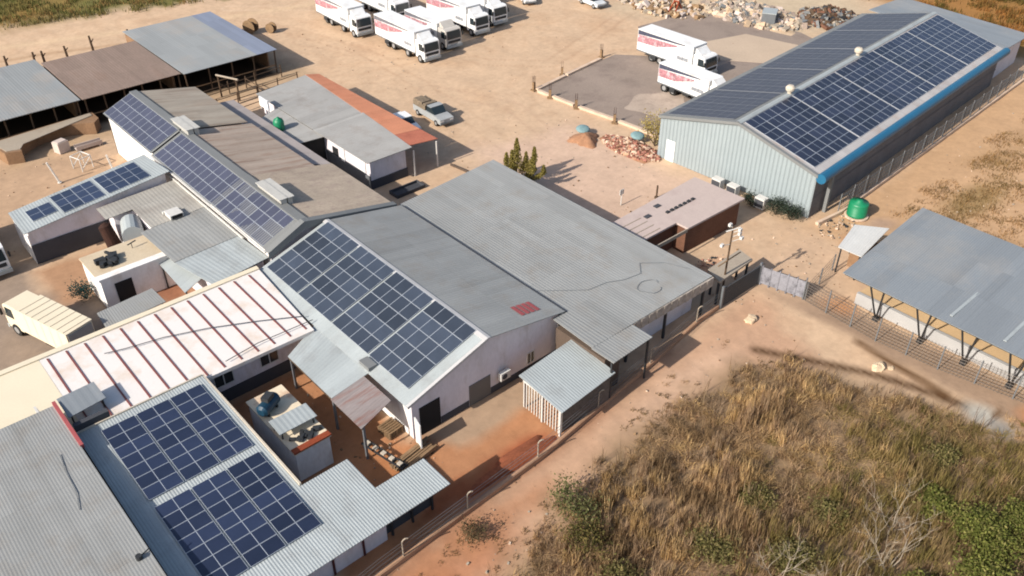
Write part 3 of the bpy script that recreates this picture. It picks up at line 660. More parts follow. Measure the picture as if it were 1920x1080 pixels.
# ---- striped white roof
sr = thing('striped_roof_store', 'long store with a white flat roof crossed by thin maroon ribs', 'building', (12, 48, 0))
def sz(y): return 3.25 + (y - 44) * .03
r = MB(); r.quad((5.5, 44.0, sz(44)), (20.6, 43.6, sz(44)), (21.2, 52.6, sz(52.5)), (5.5, 52.5, sz(52.5))); r.quad((5.5, 44.0, sz(44) - .25), (20.6, 43.6, sz(44) - .25), (20.6, 43.6, sz(44)), (5.5, 44, sz(44)))
r.quad((5.5, 52.5, sz(52.5)), (21.2, 52.6, sz(52.5)), (21.2, 52.6, 3.2), (5.5, 52.5, 3.2)); world_part(r, 'roof', stripe_white, sr)
r = MB(); r.quad((-8, 44.0, sz(44) + .01), (5.49, 44.0, sz(44) + .01), (5.49, 52.5, sz(52.5) + .01), (-8, 52.5, sz(52.5) + .01)); r.quad((-8, 44.0, 3.0), (5.49, 44.0, 3.0), (5.49, 44.0, sz(44)), (-8, 44, sz(44))); r.quad((5.49, 52.5, 3.2), (-8, 52.5, 3.2), (-8, 52.5, sz(52.5)), (5.49, 52.5, sz(52.5))); 
o = world_part(r, 'roof', cream, sr); o['label'] = 'plain cream end of the roof without ribs'
world_part(MB().box(3.8, 44.0, sz(44) + .02, 3.95, 52.5, sz(52.5) - .12), 'roof_seam', whitesteel, sr)
tr_ = MB(); tr_.box(-8, 52.3, sz(52.5) + .012, 21.2, 52.75, sz(52.5) + .09); world_part(tr_, 'edge_trim', cream, sr)
for k in range(13):
    x = 5.95 + k * 1.19
    m_ = MB(); m_.quad((x - .055, 44.0, sz(44) + .05), (x + .055, 44.0, sz(44) + .05), (x + .055, 52.1, sz(52.1) + .05), (x - .055, 52.1, sz(52.1) + .05))
    m_.quad((x - .055, 44.0, sz(44)), (x - .055, 44.0, sz(44) + .05), (x - .055, 52.1, sz(52.1) + .05), (x - .055, 52.1, sz(52.1))); m_.quad((x + .055, 44.0, sz(44) + .05), (x + .055, 44.0, sz(44)), (x + .055, 52.1, sz(52.1)), (x + .055, 52.1, sz(52.1) + .05))
    m_.quad((x - .055, 44.0, sz(44)), (x + .055, 44.0, sz(44)), (x + .055, 44.0, sz(44) + .05), (x - .055, 44.0, sz(44) + .05)); m_.quad((x + .055, 52.1, sz(52)), (x - .055, 52.1, sz(52)), (x - .055, 52.1, sz(52) + .05), (x + .055, 52.1, sz(52) + .05))
    world_part(m_, 'roof_rib', maroon, sr)
wb = MB(); wb.box(-7.8, 44.6, 0, 20.5, 52.2, 3.0); world_part(wb, 'wall', lav_wall, sr)
wall_box(sr, 'front_dado', 12, 44.55, 20.5, 44.6, 0, 1.0, dado)
for x in (13.5, 16.8): add_window(sr, x, x + 1.4, 44.6, 1.4, 2.5)
cb = MB(); pts = [(8.9, 50.1), (10.2, 49.7), (12.5, 49.2), (15.2, 48.2), (18.0, 46.8), (20.8, 45.2)]; cb.tube([(x, y, sz(y) + .14) for x, y in pts], .03, 5)
tag(cb.build('power_cable', dado), 'thin black cable running along the white striped roof', 'cable')
cb = MB(); cb.tube([(x, y, sz(y) + .2) for x, y in ((14.5, 44.3), (17.0, 44.6), (19.0, 44.5), (21.0, 44.4))], .03, 5); tag(cb.build('eave_cable', dado), 'black cable sagging along the near eave of the white striped roof', 'cable')

# ---- big grey roof in the near left corner
cr = thing('corner_store', 'large plain grey corrugated roof filling the near left corner, red flashing on its edge', 'building', (0, 36, 0))
r = MB(); r.corr((-14, 18, 4.85), (4.65, 18, 4.85), (4.72, 46.5, 4.15), (-14, 46.5, 4.15), .16, .016); world_part(r, 'sheet_roof', galv_dull, cr)
wb = MB(); wb.prism([(-13.5, 18.5), (4.45, 18.5), (4.45, 46.2), (-13.5, 46.2)], 0, [4.7, 4.7, 4.05, 4.05]); world_part(wb, 'wall', lav_wall, cr)
rf = MB(); rf.box(4.66, 41.9, 4.1, 4.86, 46.6, 4.36); world_part(rf, 'red_flashing', redpaint, cr)
sp = MB(); sp.bar((4.1, 32.1, 4.5), (4.1, 32.1, 4.75), .16, n=10); sp.bar((4.1, 32.1, 4.62), (4.7, 32.3, 4.62), .035); world_part(sp, 'roof_vent', darksteel, cr)
cb = MB(); cb.tube([(3.6, 42, 4.31), (3.4, 40.5, 4.35), (3.3, 38.5, 4.4), (3.0, 37.2, 4.43)], .02, 4); world_part(cb, 'roof_cable', steel, cr)
cn = thing('door_canopy', 'small plain grey canopy over the dark gap beside the red flashing', 'canopy', (6.2, 46, 0))
r = MB(); r.corr((5.0, 44.9, 4.1), (7.3, 45.2, 4.1), (7.25, 47.0, 4.2), (5.0, 46.9, 4.2), .4, .012); world_part(r, 'sheet_roof', galv_blue, cn)
world_part(MB().box(5.0, 44.06, 3.3, 7.0, 44.4, 4.0), 'gap_shade_box', dado, cn)  # added dark box paints the shade of the gap under the canopy
for (x, y) in ((5.2, 45.1), (7.1, 45.4), (7.1, 46.8)): world_part(MB().box(x - .05, y - .05, 3.3, x + .05, y + .05, 4.05), 'post', darksteel, cn)

# ---- near solar workshop
sw = thing('solar_workshop', 'near ribbed grey roof building with two big solar arrays and a stepped right side', 'building', (12, 34, 0))
def wz(y): return 3.25 + (y - 27) * .016
for (x0, x1, y0, y1) in ((4.9, 12.75, 26.75, 43.9), (12.76, 15.8, 26.75, 32.0), (15.81, 19.1, 26.75, 29.2)):
    r = MB(); r.corr((x0, y0, wz(y0)), (x1, y0, wz(y0)), (x1, y1, wz(y1)), (x0, y1, wz(y1)), .165, .035); world_part(r, 'sheet_roof', galv, sw)
world_part(MB().box(4.9, 43.9, 3.35, 12.75, 44.0, 3.62).box(12.752, 32.01, 3.2, 12.86, 43.95, 3.52), 'edge_flashing', sandbag, sw)
wb = MB(); wb.box(5.2, 28.2, 0, 15.6, 31.4, 3.05); wb.box(5.2, 31.4, 0, 12.4, 43.4, 3.05); world_part(wb, 'wall', lav_wall, sw)
wall_box(sw, 'band', 5.2, 28.14, 15.6, 28.2, 1.9, 2.08, mat('dark_red_band', (.07, .02, .02), .7))
for x in (12.1, 14.0): wall_box(sw, 'pilaster', x, 28.12, x + .12, 28.2, 0, 3.05, MATS['dark_red_band'])
wall_box(sw, 'wall', 15.8, 28.5, 19.0, 29.0, 2.2, 3.1, white_wall)
for x in (16.0, 17.4, 18.8): world_part(MB().box(x - .06, 28.2, 0, x + .06, 28.32, 3.1), 'post', darksteel, sw)
world_part(MB().box(15.7, 28.4, .2, 18.9, 28.48, 2.2), 'black_shutter', dado, sw)
panel_array(sw, Vector((6.1, 36.35, wz(36.35) + .03)), (1, 0, 0), (0, 1, .016), 3, 7, 2.0, .975, cell, gaps={1: .09, 2: .09})
panel_array(sw, Vector((6.1, 28.95, wz(28.95) + .03)), (1, 0, 0), (0, 1, .016), 3, 7, 2.0, .965, cell, gaps={1: .09, 2: .09})

# ---- plant room with junk on its roof
pr = thing('plant_room', 'narrow white plant room with rust stained flat roof behind the near solar roof', 'building', (15.3, 38, 0))
world_part(MB().box(14.15, 35.2, 0, 16.45, 41.0, 2.3), 'wall', white_wall, pr)
world_part(MB().box(14.05, 35.1, 2.31, 16.55, 41.1, 2.42), 'roof', mat('stained_cream_roof', A(246, 228, 198), .95, 0, .08, .9, .06, 8, stain=A(190, 130, 96), stain_amt=.8, stain_scale=.6), pr)
world_part(MB().box(14.05, 35.05, 2.43, 16.55, 35.5, 2.52), 'rusty_edge', rustm, pr)
sm = MB(); sm.corr((14.0, 36.55, 3.0), (16.5, 36.5, 3.0), (16.5, 37.8, 3.15), (14.0, 37.85, 3.15), .3, .02); pc = thing('shade_sheet', 'small pale grey sheet on legs above the plant room roof', 'canopy', (15.2, 37.2, 2.42)); world_part(sm, 'sheet_roof', galv, pc)
for (x, y) in ((14.2, 36.7), (16.3, 36.7), (14.2, 37.7), (16.3, 37.7)): world_part(MB().box(x - .04, y - .04, 2.42, x + .04, y + .04, 2.97), 'leg', darksteel, pc)
cp = thing('compressor', 'dark blue compressor drum on the plant room roof', 'compressor', (14.8, 39.4, 2.42), .5)
MB().bar((-.7, 0, .55), (.7, 0, .55), .42, n=16).bar((.7, 0, .55), (.85, 0, .55), .42, .25, n=16).bar((-.7, 0, .55), (-.85, 0, .55), .42, .25, n=16).build('drum', blue_drum, cp)
MB().box(-.5, -.3, 0, -.4, .3, .25).box(.4, -.3, 0, .5, .3, .25).build('cradle', darksteel, cp); MB().box(-.3, -.25, .95, .4, .25, 1.25).build('motor', darksteel, cp)
jk = MB()
for k in range(16):
    s = random.uniform(.05, .14); jk.box(-s * 2, -s, -s, s * 2, s, s, R=Matrix.Rotation(random.random() * 6, 3, 'Z'), O=(15.4 + random.gauss(0, .5), 36.0 + random.gauss(0, .18), 2.48 + random.random() * .1))
tag(jk.build('loose_fittings', darksteel), 'loose dark fittings scattered on the near end of the plant room roof', 'scrap', kind='stuff')

# ---- open shelter
st = thing('open_shelter', 'square grey tin shelter with bar screens standing in front of the hall wall', 'shelter', (31, 29.4, 0))
r = MB(); r.corr((28.15, 27.2, 2.5), (33.4, 27.6, 2.5), (33.65, 31.75, 2.75), (28.3, 31.35, 2.75), .2, .03); world_part(r, 'sheet_roof', galv, st)
for (x, y) in ((28.45, 27.6), (33.1, 27.9), (33.2, 31.4), (28.6, 31.1), (28.5, 29.3)): world_part(MB().box(x - .06, y - .06, 0, x + .06, y + .06, 2.45), 'post', whitesteel, st)
for k in range(14):
    y = 27.75 + k * .25; world_part(MB().box(28.47, y, .12, 28.51, y + .07, 2.35), 'screen_bar', whitesteel, st)
world_part(MB().box(28.7, 27.66, 0.1, 33.0, 27.72, 2.3), 'back_screen', mat('dark_mesh_panel', (.10, .085, .075), .8, 0, .3, 6), st)
world_part(MB().box(28.44, 27.6, 2.3, 28.54, 31.1, 2.42), 'rail', whitesteel, st)

# ---- air conditioners on the hall wall
ac0 = thing('air_conditioner', 'white air conditioner on the shaded end wall of the gabled hall', 'air conditioner', (28.7, 33.22, 1.35))
MB().box(-.42, -.16, -.3, .42, .16, .3).build('casing', whitesteel, ac0); MB().lathe([(.02, 0), (.22, 0), (.22, .02), (.02, .02)], n=14).build('fan_grille', dado, ac0)
ac0.children[1].rotation_euler = (math.pi / 2, 0, 0); ac0.children[1].location = (-.12, -.165, 0)

# ---- sheds in the far left with open fronts
def open_shed(label, x0, x1, y0, y1, roofs, posts, zf=2.9, zb=3.15):
    s = thing('open_front_shed', label, 'shed', ((x0 + x1) / 2, (y0 + y1) / 2, 0), 0, 'open fronted sheds in the far left')
    for (a, b, m) in roofs:
        r = MB(); r.corr((a, y0, zf), (b - .01, y0, zf), (b - .01, y1, zb), (a, y1, zb), .3, .03); world_part(r, 'sheet_roof', m, s)
    world_part(MB().box(x0 + .1, y1 - .5, 0, x1 - .1, y1 - .35, zb - .1), 'back_wall', earthwall, s)
    world_part(MB().box(x0 + .1, y0 + 4, 0, x0 + .25, y1 - .5, zf - .02), 'side_wall', earthwall, s); world_part(MB().box(x1 - .25, y0 + 2.5, 0, x1 - .1, y1 - .5, zf - .02), 'side_wall', earthwall, s)
    for k in range(posts):
        x = x0 + .3 + (x1 - x0 - .6) * k / (posts - 1); world_part(MB().bar((x, y0 + .4, 0), (x + random.uniform(-.1, .1), y0 + .4, zf - .06), .09), 'post', darkwood, s)
    world_part(MB().box(x0 + .3, y0 + .35, .9, x1 - .3, y0 + .43, 1.02), 'rail', wood, s)
    return s
open_shed('light grey roofed open shed furthest left behind the workshops', 3, 22.75, 94.0, 108.4, [(3, 22.75, pale_sheet)], 9)
open_shed('brown roofed open shed between the two grey roofed ones', 22.9, 33.75, 93.9, 106.8, [(22.9, 33.75, brown_sheet)], 6)
ts = open_shed('tall grey roofed open shed with bluish right strip beside the brown roof', 33.9, 45.5, 93.5, 111.0, [(33.9, 42.9, pale_sheet), (42.9, 45.5, mat('blue_grey_strip', A(140, 148, 166), .55, 0, .05, .3))], 5)

# ---- loading ramp of earth brick
ramp = thing('loading_ramp', 'brown curved earth walled loading ramp in front of the open sheds', 'ramp', (18, 91, 0))
m_ = MB(); outer = [(13.6, 90.0), (15.0, 89.5)] + [(15.4 + 7.3 * k / 9, 90.4 + 2.4 * math.sin(math.pi * (k + 1.5) / 12)) for k in range(10)] + [(23.5, 92.2), (23.5, 94.2), (13.0, 93.4)]
m_.prism(outer, 0, 1.25); world_part(m_, 'earth_wall', earthwall, ramp)
world_part(MB().prism([(13.8, 90.3), (15.0, 89.9), (15.6, 90.9), (23.2, 93.2), (23.2, 93.9), (13.3, 93.1)], 1.255, 1.32), 'ramp_surface', concrete, ramp)
blk = MB(); blk.box(-.6, -.5, 0, .6, .5, 1.1); blk.box(-.5, -.4, 1.1, .5, .4, 1.18); b_ = blk.build('concrete_block', pale_conc); b_.location = (18.6, 89.6, 0); b_.rotation_euler = (0, 0, .3); tag(b_, 'pale square block standing in the shade of the loading ramp', 'block')
tg = MB(); tg.box(-1.3, -.35, .2, 1.3, .35, .3); tg.box(-1.3, -.35, .3, 1.3, -.28, .6); tg.box(-1.3, .28, .3, 1.3, .35, .6); tg.box(-1.1, -.3, 0, -.9, .3, .2); tg.box(.9, -.3, 0, 1.1, .3, .2); b_ = tg.build('feed_trough', pale_conc); b_.location = (20.9, 88.6, 0); tag(b_, 'long pale trough lying beside the square block at the ramp', 'trough')
for i, (x, y, h, lean, lb_) in enumerate(((16.1, 83.0, 2.2, .5, 'leaning white pole behind the side block solar panels'), (20.9, 82.3, 1.6, .2, 'short white pole near the white workshop wall'))):
    p = MB(); p.bar((0, 0, 0), (-lean, lean * .5, h), .09); p.bar((0, 0, 0), (0, 0, .1), .2, n=10); o = p.build('white_pole', whitesteel); o.location = (x, y, 0); tag(o, lb_, 'pole')
ch = thing('welded_stand', 'pale welded stand standing on the sandy court beside the loading ramp', 'frame', (18.9, 84.6, 0), .3)
f_ = MB()
for sx in (-.6, .6):
    for sy in (-.7, .7): f_.bar((sx, sy, 0), (sx, sy, 1.3), .05)
for sy in (-.7, .7): f_.bar((-.6, sy, 1.3), (.6, sy, 1.3), .05); f_.bar((-.6, sy, .2), (.6, sy, 1.2), .04)
for sx in (-.6, .6): f_.bar((sx, -.7, 1.3), (sx, .7, 1.3), .05)
f_.build('frame', whitesteel, ch)
# timber rails and posts of the stock pens right of the long workshop
pen_group = 'stock pen fences between the open sheds and the office'
def rail_fence(pts, h, label, m=wood, group=None, rails=2, step=2.4, name='rail_fence', r=.07):
    t = thing(name, label, 'fence', (pts[0][0], pts[0][1], 0), 0, group)
    ps = []
    for (ax, ay), (bx, by) in zip(pts[:-1], pts[1:]):
        n = max(1, int(math.hypot(bx - ax, by - ay) / step))
        for k in range(n): ps.append((ax + (bx - ax) * k / n, ay + (by - ay) * k / n))
    ps.append(pts[-1])
    for (x, y) in ps: world_part(MB().bar((x, y, 0), (x + random.uniform(-.05, .05), y, h * random.uniform(.9, 1.1)), r), 'post', m, t)
    for k in range(rails):
        z = h * (k + 1) / (rails + .4); world_part(MB().tube([(x, y - .08, z) for x, y in ps], .045, 5), 'rail', m, t)
    return t
rail_fence([(33.5, 91.5), (38, 91.8), (45, 92.4)], 1.4, 'timber pen fence running close to the tall grey open shed', darkwood)
rail_fence([(35, 88.6), (40, 88.9), (45.5, 89.4)], 1.3, 'middle timber pen fence across the stock yard', darkwood)
rail_fence([(36.0, 86.2), (40, 86.6), (43, 87.2)], 1.3, 'near timber pen fence closest to the office roof', darkwood)
rail_fence([(40.2, 92), (40.4, 86.6)], 1.4, 'cross fence joining the timber pens', darkwood)
gt_ = thing('pen_gateway', 'tall timber gateway with a pale top beam in the stock pens', 'gateway', (37.4, 90.5, 0))
world_part(MB().bar((36.9, 91.6, 0), (36.9, 91.6, 2.5), .1), 'post', darkwood, gt_); world_part(MB().bar((37.9, 89.2, 0), (37.9, 89.2, 2.5), .1), 'post', darkwood, gt_); world_part(MB().bar((36.8, 91.8, 2.55), (38.0, 88.9, 2.55), .11), 'beam', concrete, gt_)
for i, (px, py, h) in enumerate(((21.3, 116.6, 1.6), (24.0, 114.8, 1.9), (25.1, 114.8, 1.8), (31.0, 114.8, 2.3), (35.8, 114.9, 2.0), (28.0, 115.6, 1.5), (18.6, 117.0, 1.7))):
    p = MB(); p.bar((0, 0, 0), (random.uniform(-.1, .1), 0, h), .16, .12); p.bar((0, 0, h * .6), (.35, 0, h * .8), .06); o = p.build('fence_stump', darkwood); o.location = (px, py, 0)
    tag(o, 'rough dark timber stump standing behind the far left shed roofs', 'post', 'timber stumps behind the open sheds')
# ---- flat pinkish concrete house
fh = thing('concrete_house', 'pinkish flat concrete roofed house between the flat grey roof and the blue warehouse', 'building', (53, 38, 0))
pl = [(50.7, 35.7), (58.2, 35.6), (58.0, 40.9), (46.6, 40.4), (46.6, 36.9), (50.7, 36.9)]
world_part(MB().prism([(50.9, 36.0), (58.0, 35.9), (57.8, 40.6), (46.8, 40.2), (46.8, 37.2), (50.9, 37.2)], 0, 2.5), 'wall', brickm, fh)
world_part(MB().prism(pl, 2.51, 2.68), 'roof_slab', mat('pinkish_concrete', A(204, 186, 178), .95, 0, .06, .5, .06, 8, stain=A(172, 152, 146), stain_amt=.6), fh)
world_part(MB().box(46.6, 35.7, 2.3, 50.69, 35.8, 2.62), 'edge_beam', concrete, fh)
for k in range(7): world_part(MB().box(51.2 + k * .55, 38.3, 2.685, 51.5 + k * .55, 38.55, 2.82), 'roof_stub', darksteel, fh)
for (x, y) in ((49.3, 38.9), (51.2, 39.5)): world_part(MB().box(x, y, 2.685, x + .6, y + .4, 2.76), 'roof_patch', dado, fh)
for y in (37.2, 37.9, 38.6, 39.3): world_part(MB().box(46.7, y, 2.685, 49, y + .06, 2.72), 'roof_seam', concrete, fh)

# ---- blue-clad warehouse
wh = thing('warehouse', 'big pale blue clad warehouse with solar panels and a bright blue gutter', 'building', (84, 42, 0))
NL, NR, FRr, FLl = Vector((62.65, 49.3, 4.35)), Vector((63.45, 32.15, 4.35)), Vector((105.8, 35.05, 4.35)), Vector((105.0, 52.4, 4.35))
RN, RFr = Vector((63.05, 40.6, 6.5)), Vector((105.4, 43.7, 6.5))
def dn(v, d): return (v.x, v.y, v.z - d)
wa = MB(); i0 = .15
ux = (NR - NL).normalized(); fx = (FRr - NR).normalized()
def inset(p, a, b): return p + ux * a + fx * b
q = [inset(NL, .15, .2), inset(NR, -.15, .2), inset(FRr, -.15, -.2), inset(FLl, .15, -.2)]
qs = []
g = MB(); n = 40
for k in range(n):
    t0, t1 = k / n, (k + .6) / n; t2 = (k + 1) / n
    def top(t): 
        p = q[0].lerp(q[1], t); hgt = 4.28 + 2.1 * (1 - abs(t - .5) * 2); return p, hgt
    for (ta, tb, oa, ob) in ((t0, t1, 0, 0), (t1, (t1 + t2) / 2 * 1.0, 0, .07), ((t1 + t2) / 2, t2, .07, 0)):
        pa, ha = top(ta); pb, hb = top(tb)
        a_ = pa - fx * oa; b_2 = pb - fx * ob
        g.quad((a_.x, a_.y, 0), (b_2.x, b_2.y, 0), (b_2.x, b_2.y, hb), (a_.x, a_.y, ha))
world_part(g, 'clad_gable_wall', wh_sheet, wh)
g = MB(); g.quad((q[2].x, q[2].y, 0), (q[3].x, q[3].y, 0), (q[3].x, q[3].y, 4.3), (RFr.x - .2, RFr.y, 6.4), (q[2].x, q[2].y, 4.3)); world_part(g, 'back_gable_wall', wh_sheet, wh)
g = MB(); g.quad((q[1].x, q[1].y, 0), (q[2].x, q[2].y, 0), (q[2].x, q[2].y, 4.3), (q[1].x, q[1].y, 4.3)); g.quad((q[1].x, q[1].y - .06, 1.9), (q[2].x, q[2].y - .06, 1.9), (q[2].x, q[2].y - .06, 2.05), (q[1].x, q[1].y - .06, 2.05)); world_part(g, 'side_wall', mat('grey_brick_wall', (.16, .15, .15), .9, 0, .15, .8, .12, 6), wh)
g = MB(); g.quad((q[3].x, q[3].y, 0), (q[0].x, q[0].y, 0), (q[0].x, q[0].y, 4.3), (q[3].x, q[3].y, 4.3)); world_part(g, 'side_wall', wh_sheet, wh)
r = MB(); r.corr(FRr, NR, RN, RFr, .3, .035); world_part(r, 'right_roof_slope', mat('white_grey_sheet', A(190, 186, 184), .6, 0, .06, .3, .05, 8, stain=A(170, 140, 120), stain_amt=.5), wh)
r = MB(); r.corr(NL, FLl, RFr, RN, .3, .035); world_part(r, 'left_roof_slope', galv_dark, wh)
rc = MB(); rc.quad(RN + Vector((0, -.28, -.0)), RFr + Vector((0, -.28, -.0)), RFr + Vector((0, 0, .12)), RN + Vector((0, 0, .12))); rc.quad(RN + Vector((0, 0, .12)), RFr + Vector((0, 0, .12)), RFr + Vector((0, .28, 0)), RN + Vector((0, .28, 0))); world_part(rc, 'ridge_cap', galv, wh)
for (a_, b_2) in ((NL, RN), (RN, NR)):
    bg2 = MB(); a3 = a_ - fx * .06 + Vector((0, 0, .05)); b3 = b_2 - fx * .06 + Vector((0, 0, .05)); bg2.quad(a3, b3, b3 + fx * .34, a3 + fx * .34); bg2.quad(a3 - Vector((0, 0, .28)), b3 - Vector((0, 0, .28)), b3, a3); world_part(bg2, 'barge_flashing', galv_dark, wh)
gu = MB(); o1 = Vector((0, -.30, -.20)); gu.bar(NR + o1, FRr + o1, .46, n=14); world_part(gu, 'gutter', bluem, wh)
dp = MB(); p_ = inset(NR, .25, 2.3); dp.box(p_.x - .17, p_.y - .2, 0, p_.x + .17, p_.y + .1, 4.0); world_part(dp, 'downpipe', galv_dark, wh)
for (t, m_) in ((.21, 0), (.54, 1)):
    p_ = RN.lerp(RFr, t); v_ = MB(); v_.lathe([(.2, 0), (.22, .35), (.42, .4), (.46, .65), (.3, .85), (.02, .9)], o=(p_.x, p_.y, p_.z + .02), n=14); world_part(v_, 'roof_vent', sandbag, wh)
dpo = MB(); pd = q[0].lerp(q[1], .06); pe = q[0].lerp(q[1], .12); dpo.quad((pd.x - .08, pd.y, 0), (pe.x - .08, pe.y, 0), (pe.x - .08, pe.y, 2.2), (pd.x - .08, pd.y, 2.2)); world_part(dpo, 'door', truck_white, wh)
# warehouse panels
vr = (RN - NR); vr = (vr - fx * vr.dot(fx)).normalized(); nr = fx.cross(vr)
gaps8 = {4: .16, 8: .16, 12: .16, 16: .16}
W0 = NR + fx * .75 + vr * .85
panel_array(wh, W0, fx, vr, 14, 7, 2.04, 1.08, cell_far, gaps=gaps8, parts=False)
panel_block(wh, 'distant_panel_rows', W0, fx, vr, list(range(14, 20)), 7, 2.04, 1.08, cell_far, alu, gaps8)
vl = (RN - NL); vl = (vl - fx * vl.dot(fx)).normalized()
# same slope frame seen from the other side: u runs back from the far end so the faces look up
W1 = NL + fx * (.6 + 20 * 2.04 + .5) + vl * .7
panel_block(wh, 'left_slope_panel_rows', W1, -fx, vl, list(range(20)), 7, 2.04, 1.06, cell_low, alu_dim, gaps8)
# annex behind
an = thing('warehouse_annex', 'low plain grey shed roof at the far end of the warehouse', 'shed', (112, 42, 0))
r = MB(); r.corr((106.0, 35.2, 4.0), (116, 36.0, 3.4), (115.2, 52.4, 4.3), (105.3, 51.8, 4.9), .3, .03); world_part(r, 'sheet_roof', galv_blue, an)
world_part(MB().prism([(106.2, 35.8), (115, 36.5), (114.5, 51.5), (105.9, 51)], 0, 3.3), 'wall', lav_wall, an)

# ---- tall open shed on the right
rs_ = thing('machinery_shed', 'big grey blue open sided shed roof on V struts at the right edge', 'shed', (58.8, 12, 0))
r = MB(); r.corr((52.4, -8, 4.1), (52.4, 23.0, 4.1), (65.1, 23.6, 4.35), (65.1, -8, 4.35), .17, .03); world_part(r, 'sheet_roof', galv_blue, rs_)
for y in (11.6, 15.2): world_part(MB().box(53.2, y, 4.15, 57.2, y + .2, 4.2), 'skylight_strip', galv, rs_)
for y in (20.6, 17.1, 13.9, 10.7, 7.4, 4.2, 1.0):
    s_ = MB(); s_.bar((54.6, y, 0), (52.7, y + .35, 4.02), .07); s_.bar((54.6, y, 0), (52.7, y - .75, 4.02), .07); s_.box(54.4, y - .2, 0, 54.8, y + .2, .3); world_part(s_, 'v_strut', darksteel, rs_)
world_part(MB().box(55.3, -7, 0, 55.6, 22.8, 1.0), 'plinth_wall', mat('off_white_plinth', (.33, .325, .32), .85, 0, .1, .5), rs_)
world_part(MB().box(55.61, -7, 0, 64.5, 22.8, .82), 'raised_floor', mat('tan_floor', A(222, 188, 144), .95, 0, .08, .5), rs_)
for y in (22.4, 15, 8, 1): world_part(MB().box(64.0, y, .82, 64.2, y + .2, 4.1), 'rear_post', darksteel, rs_)
world_part(MB().box(52.55, -7.9, 3.9, 52.7, 22.9, 4.03), 'eave_beam', darksteel, rs_)
sw_ = thing('white_tin_roof', 'small white corrugated roof at the far left corner of the machinery shed', 'shed', (60.3, 25.7, 0))
r = MB(); r.corr((57.9, 24.3, 2.4), (57.8, 26.3, 2.4), (61.5, 27.1, 2.6), (63.1, 24.9, 2.6), .2, .03); world_part(r, 'sheet_roof', mat('white_tin', A(215, 215, 212), .5, 0, .06, .8), sw_)
for (x, y) in ((58.1, 24.5), (58.0, 26.1), (61.3, 26.8)): world_part(MB().box(x - .05, y - .05, 0, x + .05, y + .05, 2.35), 'post', darksteel, sw_)
world_part(MB().box(59.5, 24.6, 0, 62, 26, 1.6), 'back_box', earthwall, sw_)
gtk = thing('water_tank', 'bright green plastic water tank on a pale ring beside the warehouse', 'tank', (67.2, 29.7, 0))
MB().lathe([(.02, 0), (1.05, 0), (1.05, .12), (.95, .14)], n=24).build('base_ring', kerbm, gtk, smooth=False)
MB().lathe([(.85, .13), (.87, .3), (.85, .32), (.87, .6), (.85, .62), (.87, .95), (.85, .97), (.87, 1.3), (.8, 1.45), (.3, 1.55), (.3, 1.65), (.02, 1.66)], n=28).build('tank_body', green_tank, gtk, smooth=True)
MB().bar((.9, -.2, .1), (.9, -.2, 1.2), .04).build('outlet_pipe', whitesteel, gtk)

# ---- guard canopy and mast by the gate
gc = thing('gate_canopy', 'flat grey brown canopy slab beside the dark metal gate', 'canopy', (49.2, 30.2, 0))
world_part(MB().prism([(46.9, 29.55), (51.3, 29.75), (51.7, 31.3), (47.6, 31.2)], 2.2, 2.36), 'roof_slab', concrete, gc)
for (x, y) in ((47.2, 29.8), (51.0, 29.95), (51.4, 31.0), (47.9, 30.9)): world_part(MB().box(x - .07, y - .07, 0, x + .07, y + .07, 2.2), 'post', darksteel, gc)
ms = thing('lamp_mast', 'tall thin mast with several pale floodlights beside the gate', 'lamp mast', (48.0, 29.9, 0))
MB().bar((0, 0, 0), (0, 0, 6.6), .09, .06, n=8).build('mast', darkwood, ms); MB().bar((-1.1, 0, 3.6), (1.6, 0, 3.7), .05).build('cross_arm', wood, ms); MB().bar((-.5, .2, 6.3), (.5, -.3, 6.5), .05).build('head_frame', whitesteel, ms)
for (x, y, z) in ((-.9, .1, 5.3), (.55, -.3, 5.9), (.45, -.35, 6.3), (-.1, .2, 6.7), (.75, -.4, 5.5)):
    MB().box(x - .13, y - .1, z - .1, x + .13, y + .1, z + .13).bar((x, y, z), (0, 0, z - .2), .025).build('floodlight', whitesteel, ms)

# ---- gates and fences
ga = thing('metal_gate', 'dark ribbed metal gate between the mast and the corner post', 'gate', (49.5, 29.3, 0))
g = MB()
for k in range(24):
    x = 47.2 + k * .19; g.box(x, 29.2, .15, x + .12, 29.24, 1.75)
g.box(47.1, 29.18, .1, 51.8, 29.26, .2); g.box(47.1, 29.18, 1.75, 51.8, 29.26, 1.85); world_part(g, 'gate_leaf', mat('slate_paint', (.06, .065, .07), .6), ga)
for x in (47.05, 51.85): world_part(MB().box(x - .09, 29.13, 0, x + .09, 29.31, 2.05), 'gate_post', steel, ga)
gb = thing('sheet_gate', 'pale grey sheet metal gate panels with dark patches beside the corner post', 'gate', (52.3, 27.5, 0))
for k in range(5):
    a_ = Vector((51.95 + .16 * k, 29.1 - .68 * k, 0)); b_2 = a_ + Vector((.15, -.64, 0)); g = MB(); g.quad(a_ + Vector((0, 0, .15)), b_2 + Vector((0, 0, .15)), b_2 + Vector((0, 0, 1.65)), a_ + Vector((0, 0, 1.65))); g.quad(a_ + Vector((.05, 0, .15)), a_ + Vector((.05, 0, 1.65)), b_2 + Vector((.05, 0, 1.65)), b_2 + Vector((.05, 0, .15))); g.bar(a_, a_ + Vector((0, 0, 1.8)), .06)
    world_part(g, 'gate_panel', mat('patchy_grey_sheet_%s' % 'abcde'[k], A(150, 150, 158), .7, 0, .12, 2, .1, 8, stain=(.05, .05, .06), stain_amt=.9, stain_scale=1.6), gb)
FENCE = [(6, 25.6), (13.9, 26.4), (20, 26.7), (26.4, 27.0), (38.4, 28.35), (44, 29.15), (46.9, 29.35)]
bw = thing('boundary_wall', 'low earthy boundary wall along the front of the compound', 'wall', (26, 27, 0))
